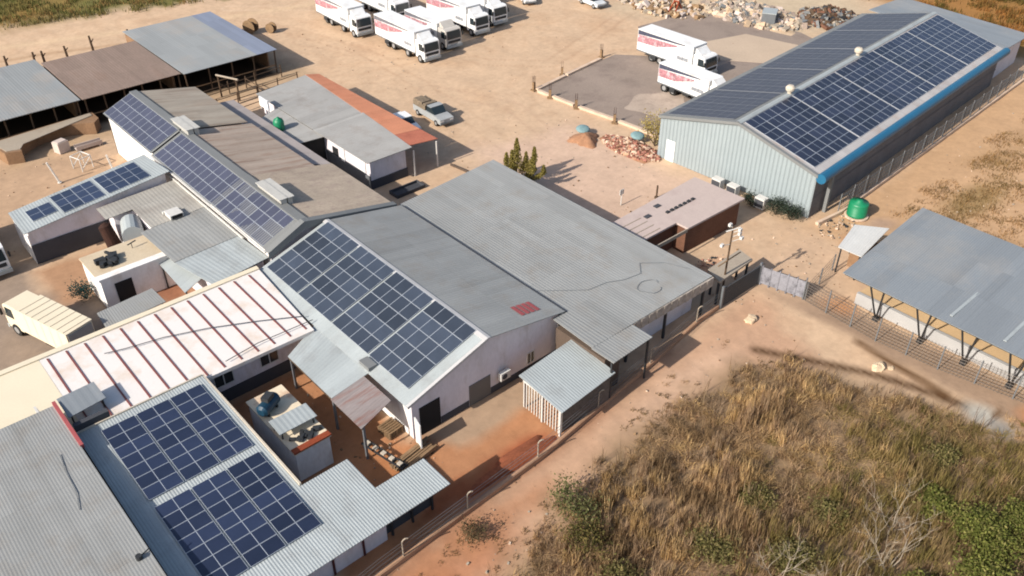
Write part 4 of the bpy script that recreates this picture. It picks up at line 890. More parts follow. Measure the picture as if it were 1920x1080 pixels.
for (a_, b_2) in zip(FENCE[:-1], FENCE[1:]):
    d = Vector((b_2[0] - a_[0], b_2[1] - a_[1], 0)); n_ = Vector((-d.y, d.x, 0)).normalized() * .11
    m_ = MB(); m_.prism([(a_[0] - n_.x, a_[1] - n_.y), (b_2[0] - n_.x, b_2[1] - n_.y), (b_2[0] + n_.x, b_2[1] + n_.y), (a_[0] + n_.x, a_[1] + n_.y)][::1], 0, .32); world_part(m_, 'wall_segment', mat('earth_kerb', A(190, 150, 120), .95, 0, .15, 1, .12, 7) if 'earth_kerb' not in MATS else MATS['earth_kerb'], bw)
pg = 'crook topped fence posts along the front boundary'
p0 = None
for i, (x, y) in enumerate(((11.0, 26.15), (15.5, 26.5), (20.2, 26.72), (26.0, 27.0), (32.0, 27.65), (37.9, 28.3), (44.0, 29.12))):
    if p0 is None:
        m_ = MB(); m_.tube([(0, 0, 0), (0, 0, 1.5), (.06, -.04, 1.66), (.2, -.1, 1.74), (.3, -.14, 1.70)], .045, 7); p0 = m_.build('crook_post', concrete); o = p0
    else: o = p0.copy(); C.objects.link(o)
    o.location = (x, y, 0); tag(o, 'slim white post with a bent top on the front boundary line', 'fence post', pg)
wr = MB()
for z in (.55, .9, 1.25, 1.5): wr.tube([(x, y, z) for x, y in FENCE], .012, 4)
tag(wr.build('fence_wires', steel), 'thin strands of wire along the front boundary posts', 'wire')
def mesh_fence(name, label, pts, h, m, step=2.5, cell_=.28, group=None, th=.012):
    t = thing(name, label, 'fence', (*pts[0], 0), 0, group); wm = MB(); ps = []
    for (ax, ay), (bx, by) in zip(pts[:-1], pts[1:]):
        Lg = math.hypot(bx - ax, by - ay); n = max(1, round(Lg / step))
        for k in range(n): ps.append((ax + (bx - ax) * k / n, ay + (by - ay) * k / n))
        k = int(Lg / cell_)
        for j in range(k):
            x = ax + (bx - ax) * j / k; y = ay + (by - ay) * j / k; wm.bar((x, y, 0), (x, y, h), th * .7, n=3)
        for j in range(int(h / cell_) + 1): wm.bar((ax, ay, .08 + j * cell_), (bx, by, .08 + j * cell_), th, n=3)
    ps.append(pts[-1])
    for (x, y) in ps: world_part(MB().box(x - .04, y - .04, 0, x + .04, y + .04, h + .15), 'post', steel, t)
    world_part(wm, 'wire_mesh', m, t); return t
mesh_fence('chain_link_fence', 'grey brown chain link fence running past the machinery shed', [(52.75, 25.7), (52.3, 19.3), (52.7, 14.8), (53.6, 10.0), (54.5, 4)], 1.9, mat('rusty_wire', (.12, .10, .085), .7), th=.021, cell_=.24)
mesh_fence('warehouse_fence', 'pale wire fence along the shaded right wall of the warehouse', [(66.3, 31.0), (80.7, 31.7), (95, 32.6), (110.3, 33.6)], 1.9, steel, cell_=.4, th=.022)
mesh_fence('inner_fence', 'wire fence from the sheet gate to the small white roof', [(52.9, 25.6), (55.5, 26.0), (58, 26.4)], 1.4, darksteel, cell_=.35)
kb = thing('garden_wall', 'low pale kerb wall at the foot of the warehouse fence', 'wall', (84, 31.5, 0))
world_part(MB().prism([(63.2, 31.0), (66.4, 30.7), (110, 33.1), (110, 33.35), (66.4, 30.95), (63.2, 31.3)], 0, .3), 'kerb', kerbm, kb)

# ---- concrete yard slabs
def slab(poly, m, z, label_name='concrete_slab'):
    o = MB().prism(poly, -.1, z).build(label_name, m); o['kind'] = 'structure'; return o
PARK = [(65.0, 69.0), (66.1, 51.4), (62.9 + 8, 50.6), (86, 51.8), (88, 62), (80, 70.9), (77.3, 70.7)]
slab(PARK, slab_mat, .05)
slab([(84, 60), (87, 56), (103.0, 55.6), (104.5, 60), (104, 71), (99, 75.2), (90, 76), (86, 72)], slab_mat, .035)
slab([(86.5, 63.5), (92, 56.3), (100.5, 55.9), (98.5, 64.5), (90.8, 66.6)], slab_light, .058)
slab([(72.6 + 4.1 * math.cos(t) * (1 + .2 * math.sin(3 * t + 1)), 57.6 + 2.6 * math.sin(t) * (1 + .18 * math.sin(5 * t))) for t in np.linspace(0, 6.1, 26)], mat('worn_pale_slab', A(190, 172, 156), .95, 0, .12, .5, .08, 5, stain=A(158, 142, 130), stain_amt=.9, stain_scale=.9), .056)
kb = thing('slab_kerb', 'broken pale kerb round the stained parking slab', 'kerb', (66, 60, 0))
for (a_, b_2) in (((64.9, 69.1), (70.2, 69.9)), ((70.6, 70.0), (77.3, 70.9)), ((64.8, 68.7), (65.1, 63.2)), ((65.1, 62.6), (65.7, 57.6)), ((65.7, 57.0), (66.1, 51.6))):
    d = Vector((b_2[0] - a_[0], b_2[1] - a_[1], 0)); n_ = Vector((-d.y, d.x, 0)).normalized() * .22
    world_part(MB().prism([(a_[0] - n_.x, a_[1] - n_.y), (b_2[0] - n_.x, b_2[1] - n_.y), (b_2[0] + n_.x, b_2[1] + n_.y), (a_[0] + n_.x, a_[1] + n_.y)], 0, .28), 'kerb_stone', kerbm, kb)
s0 = None
for (x, y) in ((64.7, 69.4), (70.3, 70.5), (64.6, 66.6), (64.8, 62.6), (65.2, 57.2), (78.0, 71.4)):
    if s0 is None:
        s0 = thing('column_stub', 'short unfinished column stub with rebar at the edge of the parking slab', 'column stub', (x, y, 0), 0, 'column stubs round the parking slab')
        MB().box(-.14, -.14, 0, .14, .14, 1.0).box(-.3, -.3, 0, .3, .3, .12).build('stub', wood, s0)
        for sx in (-.1, .1):
            for sy in (-.1, .1): MB().bar((sx, sy, 1.0), (sx * 1.4, sy, 1.75), .02, n=4).build('rebar', rust_dark, s0)
    else: c = copy_tree(s0); c.location = (x, y, 0); c.rotation_euler = (0, 0, random.random())

# ---- rubble, mounds, scrap
def heap(name, cx, cy, rx, ry, hgt, n, m, label, cat, s=(.08, .22), flat=.6):
    mb = MB()
    for k in range(n):
        a = random.random() * 6.283; rr = random.random() ** .6; x = math.cos(a) * rr * rx; y = math.sin(a) * rr * ry
        z = hgt * max(0, 1 - rr) * random.uniform(.5, 1.0); q = s[0] * .6 + (s[1] - s[0] * .6) * random.random() ** 2.4
        mb.box(-q, -q * random.uniform(.4, .9), -q * flat, q, q * random.uniform(.4, .9), q * flat, mi=random.randrange(len(m)) if isinstance(m, list) else 0,
               R=Matrix.Rotation(random.random() * 6.28, 3, Vector((random.gauss(0, .4), random.gauss(0, .4), 1)).normalized()), O=(x, y, z + q * .3))
    o = mb.build(name, m); o.location = (cx, cy, 0); return tag(o, label, cat, kind='stuff')
def mound(name, cx, cy, rx, ry, hgt, m, label, cat, seed=0):
    N_ = 26; R_ = 9; mb = MB(); vs = [(0, 0, hgt)]
    for j in range(1, R_ + 1):
        for k in range(N_):
            a = 2 * math.pi * k / N_; rr = j / R_; wv = 1 + .25 * math.sin(3 * a + seed) + .12 * math.sin(7 * a + seed * 2)
            z = hgt * (1 - rr ** 1.5) + random.uniform(-.06, .06) * hgt - (.08 if j == R_ else 0); vs.append((math.cos(a) * rr * rx * wv, math.sin(a) * rr * ry * wv, z))
    mb.v = vs
    for k in range(N_): mb.f.append((0, 1 + k, 1 + (k + 1) % N_)); mb.m.append(0)
    for j in range(R_ - 1):
        for k in range(N_):
            a = 1 + j * N_ + k; b = 1 + j * N_ + (k + 1) % N_; mb.f.append((a, a + N_, b + N_, b)); mb.m.append(0)
    o = mb.build(name, m, smooth=True); o.location = (cx, cy, 0); return tag(o, label, cat)
soil_plain = mat('dusty_soil', A(206, 180, 150), .97, 0, .15, .8, .15, 6, bump=.3)
brick_r = mat('broken_brick', A(170, 116, 100), .95, 0, .25, 3, .2, 8); brick_o = mat('orange_brick', A(192, 152, 124), .95, 0, .2, 3)
heap('brick_rubble', 62.0, 51.9, 1.6, 3.6, .7, 1900, [brick_r, brick_r, brick_o, kerbm, MATS['brown_brick']], 'long heap of broken red bricks in front of the pale blue warehouse gable', 'rubble heap')
mound('soil_mound', 59.9, 56.4, 1.6, 1.5, .8, mat('brown_soil', A(172, 128, 98), .97, 0, .2, 1.2, .2, 7, bump=.4), 'low brown soil mound at the end of the brick rubble', 'mound', 1)
for i, (x, y, z, lb_) in enumerate(((60.6, 57.4, .75, 'rounded teal sheet lying on the brown soil mound'), (63.7, 52.6, .75, 'rounded teal sheet lying on the brick rubble heap'))):
    m_ = MB(); m_.lathe([(.02, .16), (.3, .15), (.6, .08), (.75, -.05), (.73, -.08), (.02, .08)], n=14); o = m_.build('teal_cover', tealm, smooth=True); o.location = (x, y, z); o.rotation_euler = (.15, -.1, 0); tag(o, lb_, 'cover')
mound('red_soil_bank', 25.0, 27.9, 3.6, .75, .45, mat('rust_red_soil', A(152, 88, 60), .97, 0, .22, 1.0, .2, 6, stain=A(132, 70, 46), stain_amt=.8, bump=.4), 'rust red soil bank along the fence beside the open shelter', 'soil bank', 4)
mound('dust_mound', 105.5, 68.5, 4.5, 8.2, .35, soil_plain, 'low dusty bank under the spread of pale sacks and scrap', 'mound', 2)
mound('brick_dust', 62.0, 51.9, 1.5, 3.6, .4, MATS['brown_soil'], 'brown dust bank under the broken red bricks', 'mound', 3)
heap('scrap_heap', 105.5, 68.5, 4.5, 8, .9, 1300, [pale_conc, concrete, galv_dark, kerbm, concrete, soil_plain, slab_mat], 'spread of pale sacks and dark scrap beyond the concrete slabs', 'scrap', (.07, .55), .5)
heap('scrap_pile', 112, 60.5, 4.0, 4, 1.5, 1200, [darksteel, MATS['brown_brick'], MATS['dark_timber'], galv_dark, concrete, MATS['dark_timber']], 'dark pile of rusty scrap beside the far end of the warehouse roof', 'scrap', (.08, .6), .35)
heap('rubble_strip', 99, 80, 4, 8, .5, 420, [pale_conc, concrete, wood, soil_plain], 'scattered pale rubble at the top edge of the yard', 'rubble', (.2, .6), .4)
def litter(name, label, regs, n, m, s=(.03, .1)):
    mb = MB()
    for k in range(n):
        x0, x1, y0, y1 = random.choice(regs); x, y = random.uniform(x0, x1), random.uniform(y0, y1); q = s[0] + (s[1] - s[0]) * random.random() ** 3
        mb.box(-q, -q * .7, -q * .5, q, q * .8, q * .5, mi=random.randrange(len(m)), R=Matrix.Rotation(random.random() * 6.28, 3, Vector((random.gauss(0, .4), random.gauss(0, .4), 1)).normalized()), O=(x, y, q * .2))
    tag(mb.build(name, m), label, 'stones', kind='stuff')
litter('yard_litter', 'small stones and litter scattered over the sandy yards and verge', [(46, 62, 41, 62), (48, 62, 24, 34), (12, 22, 30, 44), (8, 48, 20, 27), (60, 100, 60, 110), (64, 100, 20, 30), (46, 60, 62, 110), (0, 22, 72, 90)], 1500, [kerbm, concrete, concrete, wood, MATS['earth_wall']], (.02, .09))
heap('yard_stones', 50.6, 33.0, 2.6, 1.4, .15, 170, [kerbm, brick_r, concrete, darksteel], 'scattered stones and brick bits behind the gate', 'stones', (.04, .14))
heap('path_stones', 64.5, 29.6, 2.5, 1.6, .1, 120, [kerbm, concrete, darksteel], 'small stones along the foot of the warehouse corner', 'stones', (.04, .12))
ct = thing('scrap_container', 'small grey steel container among the scrap', 'container', (104.2, 65, 0), .5)
MB().box(-1.2, -.9, .1, 1.2, .9, 1.7).build('body', steel, ct); MB().box(-1.25, -.95, 1.7, 1.25, .95, 1.8).build('lid', galv, ct); MB().box(1.2, -.8, .2, 1.26, .8, 1.6).build('door', darksteel, ct)
of_ = thing('rust_frame', 'orange rusty A-shaped frame among pale rubble', 'frame', (98.6, 76.6, 0))
for sy in (-.6, .6): MB().bar((-.9, sy, 0), (0, sy * .6, 1.5), .12).bar((.9, sy, 0), (0, sy * .6, 1.5), .12).build('leg_pair', rustm, of_)
MB().bar((0, -.5, 1.5), (0, .5, 1.5), .12).bar((-.9, -.6, .2), (.9, -.6, .2), .1).build('top_bar', rustm, of_)
# cable reels near the pens
for i, (x, y, s) in enumerate(((49.6, 108.6, 1.0), (51.7, 107.0, .7))):
    rl = thing('cable_reel', ('large' if i == 0 else 'small') + ' brown timber cable reel right of the tall grey shed', 'reel', (x, y, 0), .5)
    MB().bar((-.45 * s, 0, .9 * s), (.45 * s, 0, .9 * s), .45 * s, n=14).build('core', darkwood, rl)
    for sx in (-.5, .5): MB().bar((sx * s - .05, 0, .9 * s), (sx * s + .05, 0, .9 * s), .9 * s, n=18).build('flange', wood, rl)

# ---- yard clutter in front of the hall
tp = thing('timber_stack', 'stack of pale timber planks in front of the open hall corner', 'timber stack', (20.4, 32.2, 0), .15)
for k in range(7): MB().box(-1.6 + random.uniform(-.2, .2), -.55 + k * .17, .1, 1.5 + random.uniform(-.3, .3), -.43 + k * .17, .26 + random.uniform(0, .12)).build('plank', wood, tp)
for sx in (-1, 1): MB().box(sx - .08, -.6, 0, sx + .08, .65, .1).build('bearer', darkwood, tp)
tp2 = thing('pallet_stack', 'rough pale pallets piled beside the awning post', 'pallets', (20.6, 35.0, 0), .1)
for k in range(4):
    m_ = MB()
    for j in range(6): m_.box(-.6, -.55 + j * .2, .11 + k * .14, .6, -.41 + j * .2, .135 + k * .14)
    for j in (-.5, 0, .45): m_.box(j, -.55, .02 + k * .14, j + .08, .6, .108 + k * .14)
    m_.build('pallet', wood, tp2)
lb2 = thing('steel_ladder_rack', 'dark steel rack with pale rungs lying toward the near roof corner', 'rack', (19.0, 33.4, 0), 1.75)
m_ = MB(); m_.box(-1.8, -.25, .3, 1.8, -.17, .42); m_.box(-1.8, .17, .3, 1.8, .25, .42)
for k in range(9): m_.box(-1.7 + k * .42, -.17, .33, -1.62 + k * .42, .17, .39)
for sx in (-1.6, 1.6): m_.box(sx - .05, -.22, 0, sx + .05, .22, .3)
m_.build('frame', darksteel, lb2)
for k in range(5): MB().box(-1.5 + k * .7, -.14, .40, -1.2 + k * .7, .14, .5).build('crate', sandbag, lb2)
wd = thing('white_door_leaf', 'white sheet door standing open at the corner of the hall', 'door', (21.3, 33.2, 0), -.25)
MB().box(-.04, -.9, .1, .04, 0, 2.2).build('leaf', truck_white, wd)

# ---- rocks by the ditch
for i, (x, y, s, lb_) in enumerate(((47.6, 26.8, .55, 'large pale rounded boulder on the sand near the gate'), (49.8, 17.6, .6, 'flat pale rock beside the dark ditch'), (50.4, 17.0, .25, 'small pale stone next to the flat rock at the ditch'))):
    m_ = MB(); bm_prof = [(.02, 0), (s * .9, 0), (s, s * .3), (s * .8, s * .7), (s * .4, s * .85), (.02, s * .88)]; m_.lathe(bm_prof, n=11)
    m_.v = [(a + random.uniform(-.17, .17) * s, b * .75 + random.uniform(-.17, .17) * s, c * .8 - .08 + random.uniform(-.08, .08) * s) for a, b, c in m_.v]; o = m_.build('boulder', rockm); o.location = (x, y, 0); tag(o, lb_, 'rock')

# ================================================================== VEHICLES
def wheel_mesh(r, wd_): return MB().bar((0, -wd_ / 2, 0), (0, wd_ / 2, 0), r, n=18), MB().bar((0, -wd_ / 2 - .015, 0), (0, wd_ / 2 + .015, 0), r * .55, n=12)
def make_truck(label, loc, heading, body=truck_white, livery=True, L=9.0, Wd=2.5, zt=3.5, group=None, cabm=truck_white, ridged=False, navy=False, roofm=None):
    """forward is +x, front bumper at x = 0"""
    t = thing('box_truck', label, 'truck', (*loc, 0), heading, group); bx1 = -1.95; bx0 = bx1 - L
    hw = Wd / 2
    cb_ = MB(); cb_.box(bx0, -hw, .95, bx1, hw, zt); cbo = cb_.build('cargo_box', body, t)
    rf_ = MB(); rf_.box(bx0 - .03, -hw - .03, zt + .003, bx1 + .03, hw + .03, zt + .05)
    if ridged:
        for k in range(8): x = bx0 + .3 + k * (L - .5) / 7.4; rf_.box(x, -hw, zt + .05, x + .09, hw, zt + .09)
    rf_.build('box_roof', roofm or body, cbo)
    rd = MB(); rd.box(bx0 - .06, -hw + .1, 1.05, bx0 - .005, hw - .1, zt - .15); rd.build('rear_door', mat('rear_door_grey', (.28, .27, .26), .6) if ridged and 'rear_door_grey' not in MATS else (MATS.get('rear_door_grey') if ridged else body), cbo)
    if livery:
        for s in (-1, 1):
            y = s * (hw + .012); d = -s
            def plate(pts, m, nm):
                m_ = MB(); f = [(x, y, z) for x, z in pts]; b = [(x, y - s * .01, z) for x, z in pts]
                m_.quad(*(f if s < 0 else f[::-1])); n = len(f)
                for k in range(n): m_.quad(f[k], b[k], b[(k + 1) % n], f[(k + 1) % n])
                m_.build(nm, m, cbo)
            plate([(bx0 + .05, zt - .6), (bx1 - 1.2, zt - .18), (bx1 - 1.2, zt - .06), (bx0 + .05, zt - .06)], truck_navy if navy else truck_grey, 'top_band')
            plate([(bx0 + .05, zt - 1.55), (bx0 + L * .35, zt - 1.45), (bx0 + L * .72, zt - .62), (bx0 + L * .72, zt - .43), (bx0 + .05, zt - .62)], truck_red, 'red_band')
            plate([(bx1 - 2.3, 1.55), (bx1 - .6, 1.55), (bx1 - .6, 1.95), (bx1 - 2.3, 1.95)], emblem, 'side_emblem')
    sk = MB(); sk.box(bx0 - .02, -hw - .02, .86, bx1 + .02, -hw + .06, 1.0); sk.box(bx0 - .02, hw - .06, .86, bx1 + .02, hw + .02, 1.0)
    for s in (-1, 1):
        for q in range(1, 6):
            x = bx0 + L * q / 6; sk.box(x - .018, s * (hw + .008) - .006, 1.0, x + .018, s * (hw + .008) + .006, zt - .02)
    sk.build('side_rails', steel if livery else body, cbo)
    if livery:
        MB().box(bx0 + L * .28, -hw - .25, .5, bx0 + L * .38, -hw + .3, .9).build('tool_box', darksteel, cbo)
    cab = MB(); prof = [(-1.85, .6), (-.05, .55), (0, 1.35), (-.18, 2.55), (-.45, 2.72), (-1.85, 2.72)]; cab.extrude(prof, -hw + .08, hw - .08); c_o = cab.build('cab', cabm, t)
    ws = MB(); ws.quad((.0, -hw + .2, 1.5), (.0, hw - .2, 1.5), (-.155, hw - .25, 2.48), (-.155, -hw + .25, 2.48)); ws.v = [(x + .02, y, z) for x, y, z in ws.v]; ws.build('windscreen', glass, c_o)
    for s in (-1, 1):
        y = s * (hw - .065); g_ = MB(); q_ = [(-.25, y, 1.55), (-.35, y, 2.4), (-1.15, y, 2.4), (-1.15, y, 1.55)]; g_.quad(*q_); g_.quad(*[(a, b + s * .01, c) for a, b, c in q_]); g_.build('side_window', glass, c_o)
        MB().box(-.02, s * (hw - .45) - .2, .75, .05, s * (hw - .45) + .2, .95).build('headlight', clear_lamp, c_o)
        MB().box(-.1, s * (hw + .1) - .06, 1.7, .05, s * (hw + .1) + .1, 2.2).build('mirror', chassism, c_o)
    MB().box(-.02, -hw + .3, 1.0, .035, hw - .3, 1.32).build('grille', darksteel, c_o); MB().box(-.1, -hw + .05, .4, .12, hw - .05, .72).build('bumper', galv, c_o)
    if livery:
        df = MB(); df.extrude([(-1.85, 2.73), (-.95, 2.73), (-1.7, 3.35), (-1.85, 3.35)], -hw + .35, hw - .35); df.build('air_deflector', cabm, c_o)
    ch_ = MB(); ch_.box(bx0 + .1, -.5, .55, -.3, .5, .95); ch_.box(bx0 + L * .5, -hw + .15, .45, bx0 + L * .62, hw - .15, .9); ch_.build('chassis', chassism, t)
    ax = [-.95, bx1 - 1.7, bx1 - 4.9, bx1 - 6.2] if L > 7 else [-.95, bx1 - L * .72]
    for x in ax:
        for s in (-1, 1):
            wv, rv_ = wheel_mesh(.5, .34); wo = wv.build('wheel', rubber, t); wo.location = (x, s * (hw - .2), .5); rv_.build('rim', rim, wo)
    return t
G = 'white delivery trucks parked in the sandy yard'
dn_ = -math.pi / 2 - .03
make_truck('nearest white delivery truck of the parked row, red band on its side', (61.2, 84.0), dn_, group=G)
make_truck('white delivery truck parked directly behind the nearest one, furthest left of all', (60.0, 97.0), dn_ - .02, group=G)
tb = make_truck('delivery truck with dusty loaded cab roof, right beside the nearest truck', (65.9, 85.6), dn_, group=G, L=7.2, zt=3.1, cabm=mat('dusty_cab', (.45, .42, .38), .6))
make_truck('white delivery truck at the top edge between the left two of the row', (67.3, 98.6), dn_, group=G)
make_truck('white delivery truck second from the right in the parked row, emblem near its cab', (71.9, 87.2), dn_, group=G)
make_truck('white delivery truck at the right end of the parked row, longest shadow', (76.2, 88.5), dn_, group=G)
make_truck('furthest white truck at the top edge, just behind the right end of the row', (80.4, 95.8), dn_, group=G)
make_truck('white delivery truck with navy top band standing alone on the far slab', (82.8, 58.2), -math.pi / 2 - .0, group=None, navy=True, L=8.6)
t2 = make_truck('white navy banded truck nosed in beside the warehouse roof edge', (76.5, 51.0), -math.pi / 2 - .02, navy=True, L=7.2, zt=3.2, Wd=2.3)
make_truck('cream box truck with ridged roof parked beside the striped roof', (6.55, 62.4), math.radians(107.5), body=cream, cabm=cream, livery=False, L=5.6, Wd=2.05, zt=2.75, ridged=True)
make_truck('white truck cut off by the left edge beside the side block', (6.9, 69.7), -math.pi / 2, livery=False, L=6.5, zt=3.4)

def make_car(label, loc, heading, bm_=truck_white, kind='sedan', name='parked_car', cat='car'):
    t = thing(name, label, cat, (*loc, 0), heading); L2 = 2.2 if kind == 'sedan' else 2.6; hw = .86
    pr_ = [(L2, .35), (L2, .75), (L2 - .9, .95), (-L2 + .1, 1.0), (-L2, .9), (-L2, .35)]
    if kind == 'pickup': pr_ = [(L2, .4), (L2, .9), (L2 - 1.1, 1.08), (-L2, 1.05), (-L2, .4)]
    b_ = MB().extrude(pr_, -hw, hw).build('body', bm_, t)
    if kind == 'sedan': cbp = [(L2 - 1.0, .93), (L2 - 1.7, 1.42), (-L2 + 1.2, 1.42), (-L2 + .4, 1.0)]
    else: cbp = [(L2 - 1.15, 1.06), (L2 - 1.75, 1.7), (.05, 1.7), (-.15, 1.05)]
    g_ = MB().extrude(cbp, -hw + .1, hw - .1).build('cabin_glass', glass, t)
    x0, x1 = cbp[2][0], cbp[1][0]; MB().box(x0, -hw + .08, cbp[1][1] + .002, x1, hw - .08, cbp[1][1] + .06).build('cabin_roof', bm_, t)
    for s in (-1, 1):
        MB().box(L2 - .02, s * .6 - .2, .62, L2 + .03, s * .6 + .2, .8).build('headlight', clear_lamp, t)
    MB().box(L2 - .05, -hw, .36, L2 + .1, hw, .55).build('bumper', steel, t)
    for x in (L2 - .85, -L2 + .85):
        for s in (-1, 1):
            wv, rv_ = wheel_mesh(.33, .22); wo = wv.build('wheel', rubber, t); wo.location = (x, s * (hw - .08), .33); rv_.build('rim', rim, wo)
    return t
pk = make_car('grey white pickup loaded with brown goods beside the orange veranda', (51.4, 71.0), -math.pi / 2 + .25 - .3, mat('pickup_paint', (.30, .31, .31), .45), 'pickup', 'pickup_truck', 'pickup')
m_ = MB(); m_.box(-2.55, -.85, 1.05, -.25, .85, 1.55); m_.box(-2.5, -.8, 1.55, -.9, .3, 1.75); m_.box(-.8, -.7, 1.55, -.3, .8, 1.68); o = m_.build('cargo_load', mat('brown_goods', (.17, .13, .09), .9, 0, .3, 3, .2, 9)); o.matrix_world = Matrix.Translation((51.4, 71.0, 0)) @ Matrix.Rotation(-math.pi / 2 - .05, 4, 'Z'); tag(o, 'brown load heaped on the back of the pickup by the veranda', 'cargo')
make_car('white car half hidden behind the orange veranda roof, left of the pickup', (47.5, 71.0), -math.pi / 2 - .1)
make_car('silver car parked alone at the top edge right of the truck row', (91.9, 86.6), -math.pi / 2 - .1, mat('silver_paint', (.5, .52, .52), .35))
make_car('white car at the top edge nearest the truck row', (86.0, 94.3), -math.pi / 2 - .4, truck_white)

# ================================================================== VEGETATION
def set_colors(me, cols):
    at = me.color_attributes.new('soil', 'FLOAT_COLOR', 'POINT')
    at.data.foreach_set('color', np.concatenate([cols, np.ones((len(cols), 1))], 1).astype(np.float32).ravel())
def tri_mesh(name, V, Fc, cols, m):
    me = bpy.data.meshes.new(name); me.vertices.add(len(V)); me.vertices.foreach_set('co', V.astype(np.float32).ravel())
    nf, k = Fc.shape; me.loops.add(nf * k); me.loops.foreach_set('vertex_index', Fc.astype(np.int32).ravel())
    me.polygons.add(nf); me.polygons.foreach_set('loop_start', np.arange(0, nf * k, k, dtype=np.int32))
    me.update(calc_edges=True); me.validate(); set_colors(me, cols); me.materials.append(m)
    o = bpy.data.objects.new(name, me); C.objects.link(o); return o
def blades(px, py, pz, h, wd_, lean, cols, name):
    n = len(px); a = rng.uniform(0, 2 * np.pi, n); la = rng.uniform(0, 2 * np.pi, n); ln_ = lean * rng.uniform(.2, 1, n)
    dx, dy = np.cos(a) * wd_ / 2, np.sin(a) * wd_ / 2; mx, my = np.cos(la) * ln_ * .35, np.sin(la) * ln_ * .35; tx, ty = np.cos(la) * ln_, np.sin(la) * ln_
    V = np.empty((n, 5, 3))
    V[:, 0] = np.stack([px - dx, py - dy, pz], 1); V[:, 1] = np.stack([px + dx, py + dy, pz], 1)
    V[:, 2] = np.stack([px + mx + dx * .8, py + my + dy * .8, pz + h * .6], 1); V[:, 3] = np.stack([px + mx - dx * .8, py + my - dy * .8, pz + h * .6], 1)
    V[:, 4] = np.stack([px + tx, py + ty, pz + h], 1)
    b = np.arange(n)[:, None] * 5
    Fc = np.concatenate([b + [0, 1, 2], b + [0, 2, 3], b + [3, 2, 4]], 0)
    return tri_mesh(name, V.reshape(-1, 3), Fc, np.repeat(cols, 5, 0), veg_mat)
def veg_cols(x, y, pal, seed, s=.25):
    pal = np.array([A(*c) for c in pal]); n = len(x); f = fbm(x, y, s, seed) ; f = np.clip((f - .28) / .44, 0, .999) * len(pal)
    i = np.clip((f + rng.normal(0, .55, n)).astype(int), 0, len(pal) - 1)
    return pal[i] * rng.uniform(.75, 1.25, (n, 1))
# the dead grass thicket
def scatter(poly, n, x0, x1, y0, y1):
    x = rng.uniform(x0, x1, n); y = rng.uniform(y0, y1, n)
    d = poly_sd(x, y, poly) + (fbm(x, y, .5, 21) - .5) * 3.0; k = d > 0; return x[k], y[k], d[k]
x, y, d = scatter(THICKET, 9600, 4, 58, -6, 25.8)
clump = fbm(x, y, .5, 71); lie = np.clip((fbm(x, y, .33, 72) - .52) * 9, 0, 1)          # where the grass lies flat
keep = rng.uniform(0, 1, len(x)) < np.clip(.25 + d / 2.2, .25, 1) * (.55 + .9 * clump); x, y, d, clump, lie = x[keep], y[keep], d[keep], clump[keep], lie[keep]
tn = 34; spread = rng.uniform(.10, .26, len(x))
X = (x[:, None] + rng.normal(0, 1, (len(x), tn)) * spread[:, None]).ravel(); Y = (y[:, None] + rng.normal(0, 1, (len(x), tn)) * spread[:, None]).ravel()
hb = np.repeat(rng.uniform(.45, 1.35, len(x)) * np.clip(.25 + d / 4, .25, 1) * (.5 + 1.1 * clump) * (1 - .55 * lie), tn) * rng.uniform(.4, 1.2, len(X))
c1 = veg_cols(x, y, [(142, 118, 88), (180, 150, 112), (162, 136, 108), (194, 164, 118), (174, 144, 100), (152, 130, 106)], 33, .45)
c2 = veg_cols(x, y, [(148, 128, 84), (134, 120, 72), (160, 138, 98), (128, 116, 70)], 37, .3)
pz = np.clip((fbm(x, y, .16, 55) - .5) * 4 + (16.5 - y) / 4.5 + .1, 0, 1); cl = np.where((rng.uniform(0, 1, len(x)) < pz * .85)[:, None], c2, c1)
cl = cl * (1.12 + .55 * fbm(x, y, .22, 73))[:, None]; cl = np.repeat(cl, tn, 0) * rng.uniform(.75, 1.25, (len(X), 1))
tag(blades(X, Y, np.full(len(X), -.02), hb, .036, np.repeat(.3 + .6 * lie, tn), cl, 'dry_grass'), 'dead brown grass thicket filling the near right corner', 'grass', kind='stuff')
# dead weed stalks standing out of it
x, y, d = scatter(THICKET, 2600, 4, 58, -6, 24.5); X = np.repeat(x, 3) + rng.normal(0, .08, len(x) * 3); Y = np.repeat(y, 3) + rng.normal(0, .08, len(x) * 3)
cl = veg_cols(X, Y, [(128, 96, 72), (110, 84, 66), (186, 160, 124), (146, 120, 92)], 88, .7)
tag(blades(X, Y, np.full(len(X), -.02), rng.uniform(.7, 1.9, len(X)), .028, .5, cl, 'weed_stalks'), 'taller dead weed stalks poking out of the grass thicket', 'weeds', kind='stuff')
# sparse tufts on bare ground
def tufts(name, label, poly, n, pal, hr, tn=16, lim=(0, 130, 0, 150), sp=.12, wd_=.04, seed=5):
    x = rng.uniform(lim[0], lim[1], n); y = rng.uniform(lim[2], lim[3], n); k = poly_sd(x, y, poly) > 0; x, y = x[k], y[k]
    k = fbm(x, y, .35, seed) > .45; x, y = x[k], y[k]
    X = (x[:, None] + rng.normal(0, sp, (len(x), tn))).ravel(); Y = (y[:, None] + rng.normal(0, sp, (len(x), tn))).ravel()
    cl = np.repeat(veg_cols(x, y, pal, seed + 1), tn, 0) * rng.uniform(.8, 1.2, (len(X), 1))
    tag(blades(X, Y, np.full(len(X), -.03), rng.uniform(hr[0], hr[1], len(X)), wd_, .2, cl, name), label, 'grass', kind='stuff')
tufts('verge_tufts', 'sparse dry tufts on the sandy verge outside the front boundary', [(4, 18), (46, 21.5), (50, 27), (30, 26.5), (8, 25.4)], 700, [(160, 130, 92), (140, 118, 78), (176, 146, 108)], (.06, .2), lim=(4, 50, 17, 28))
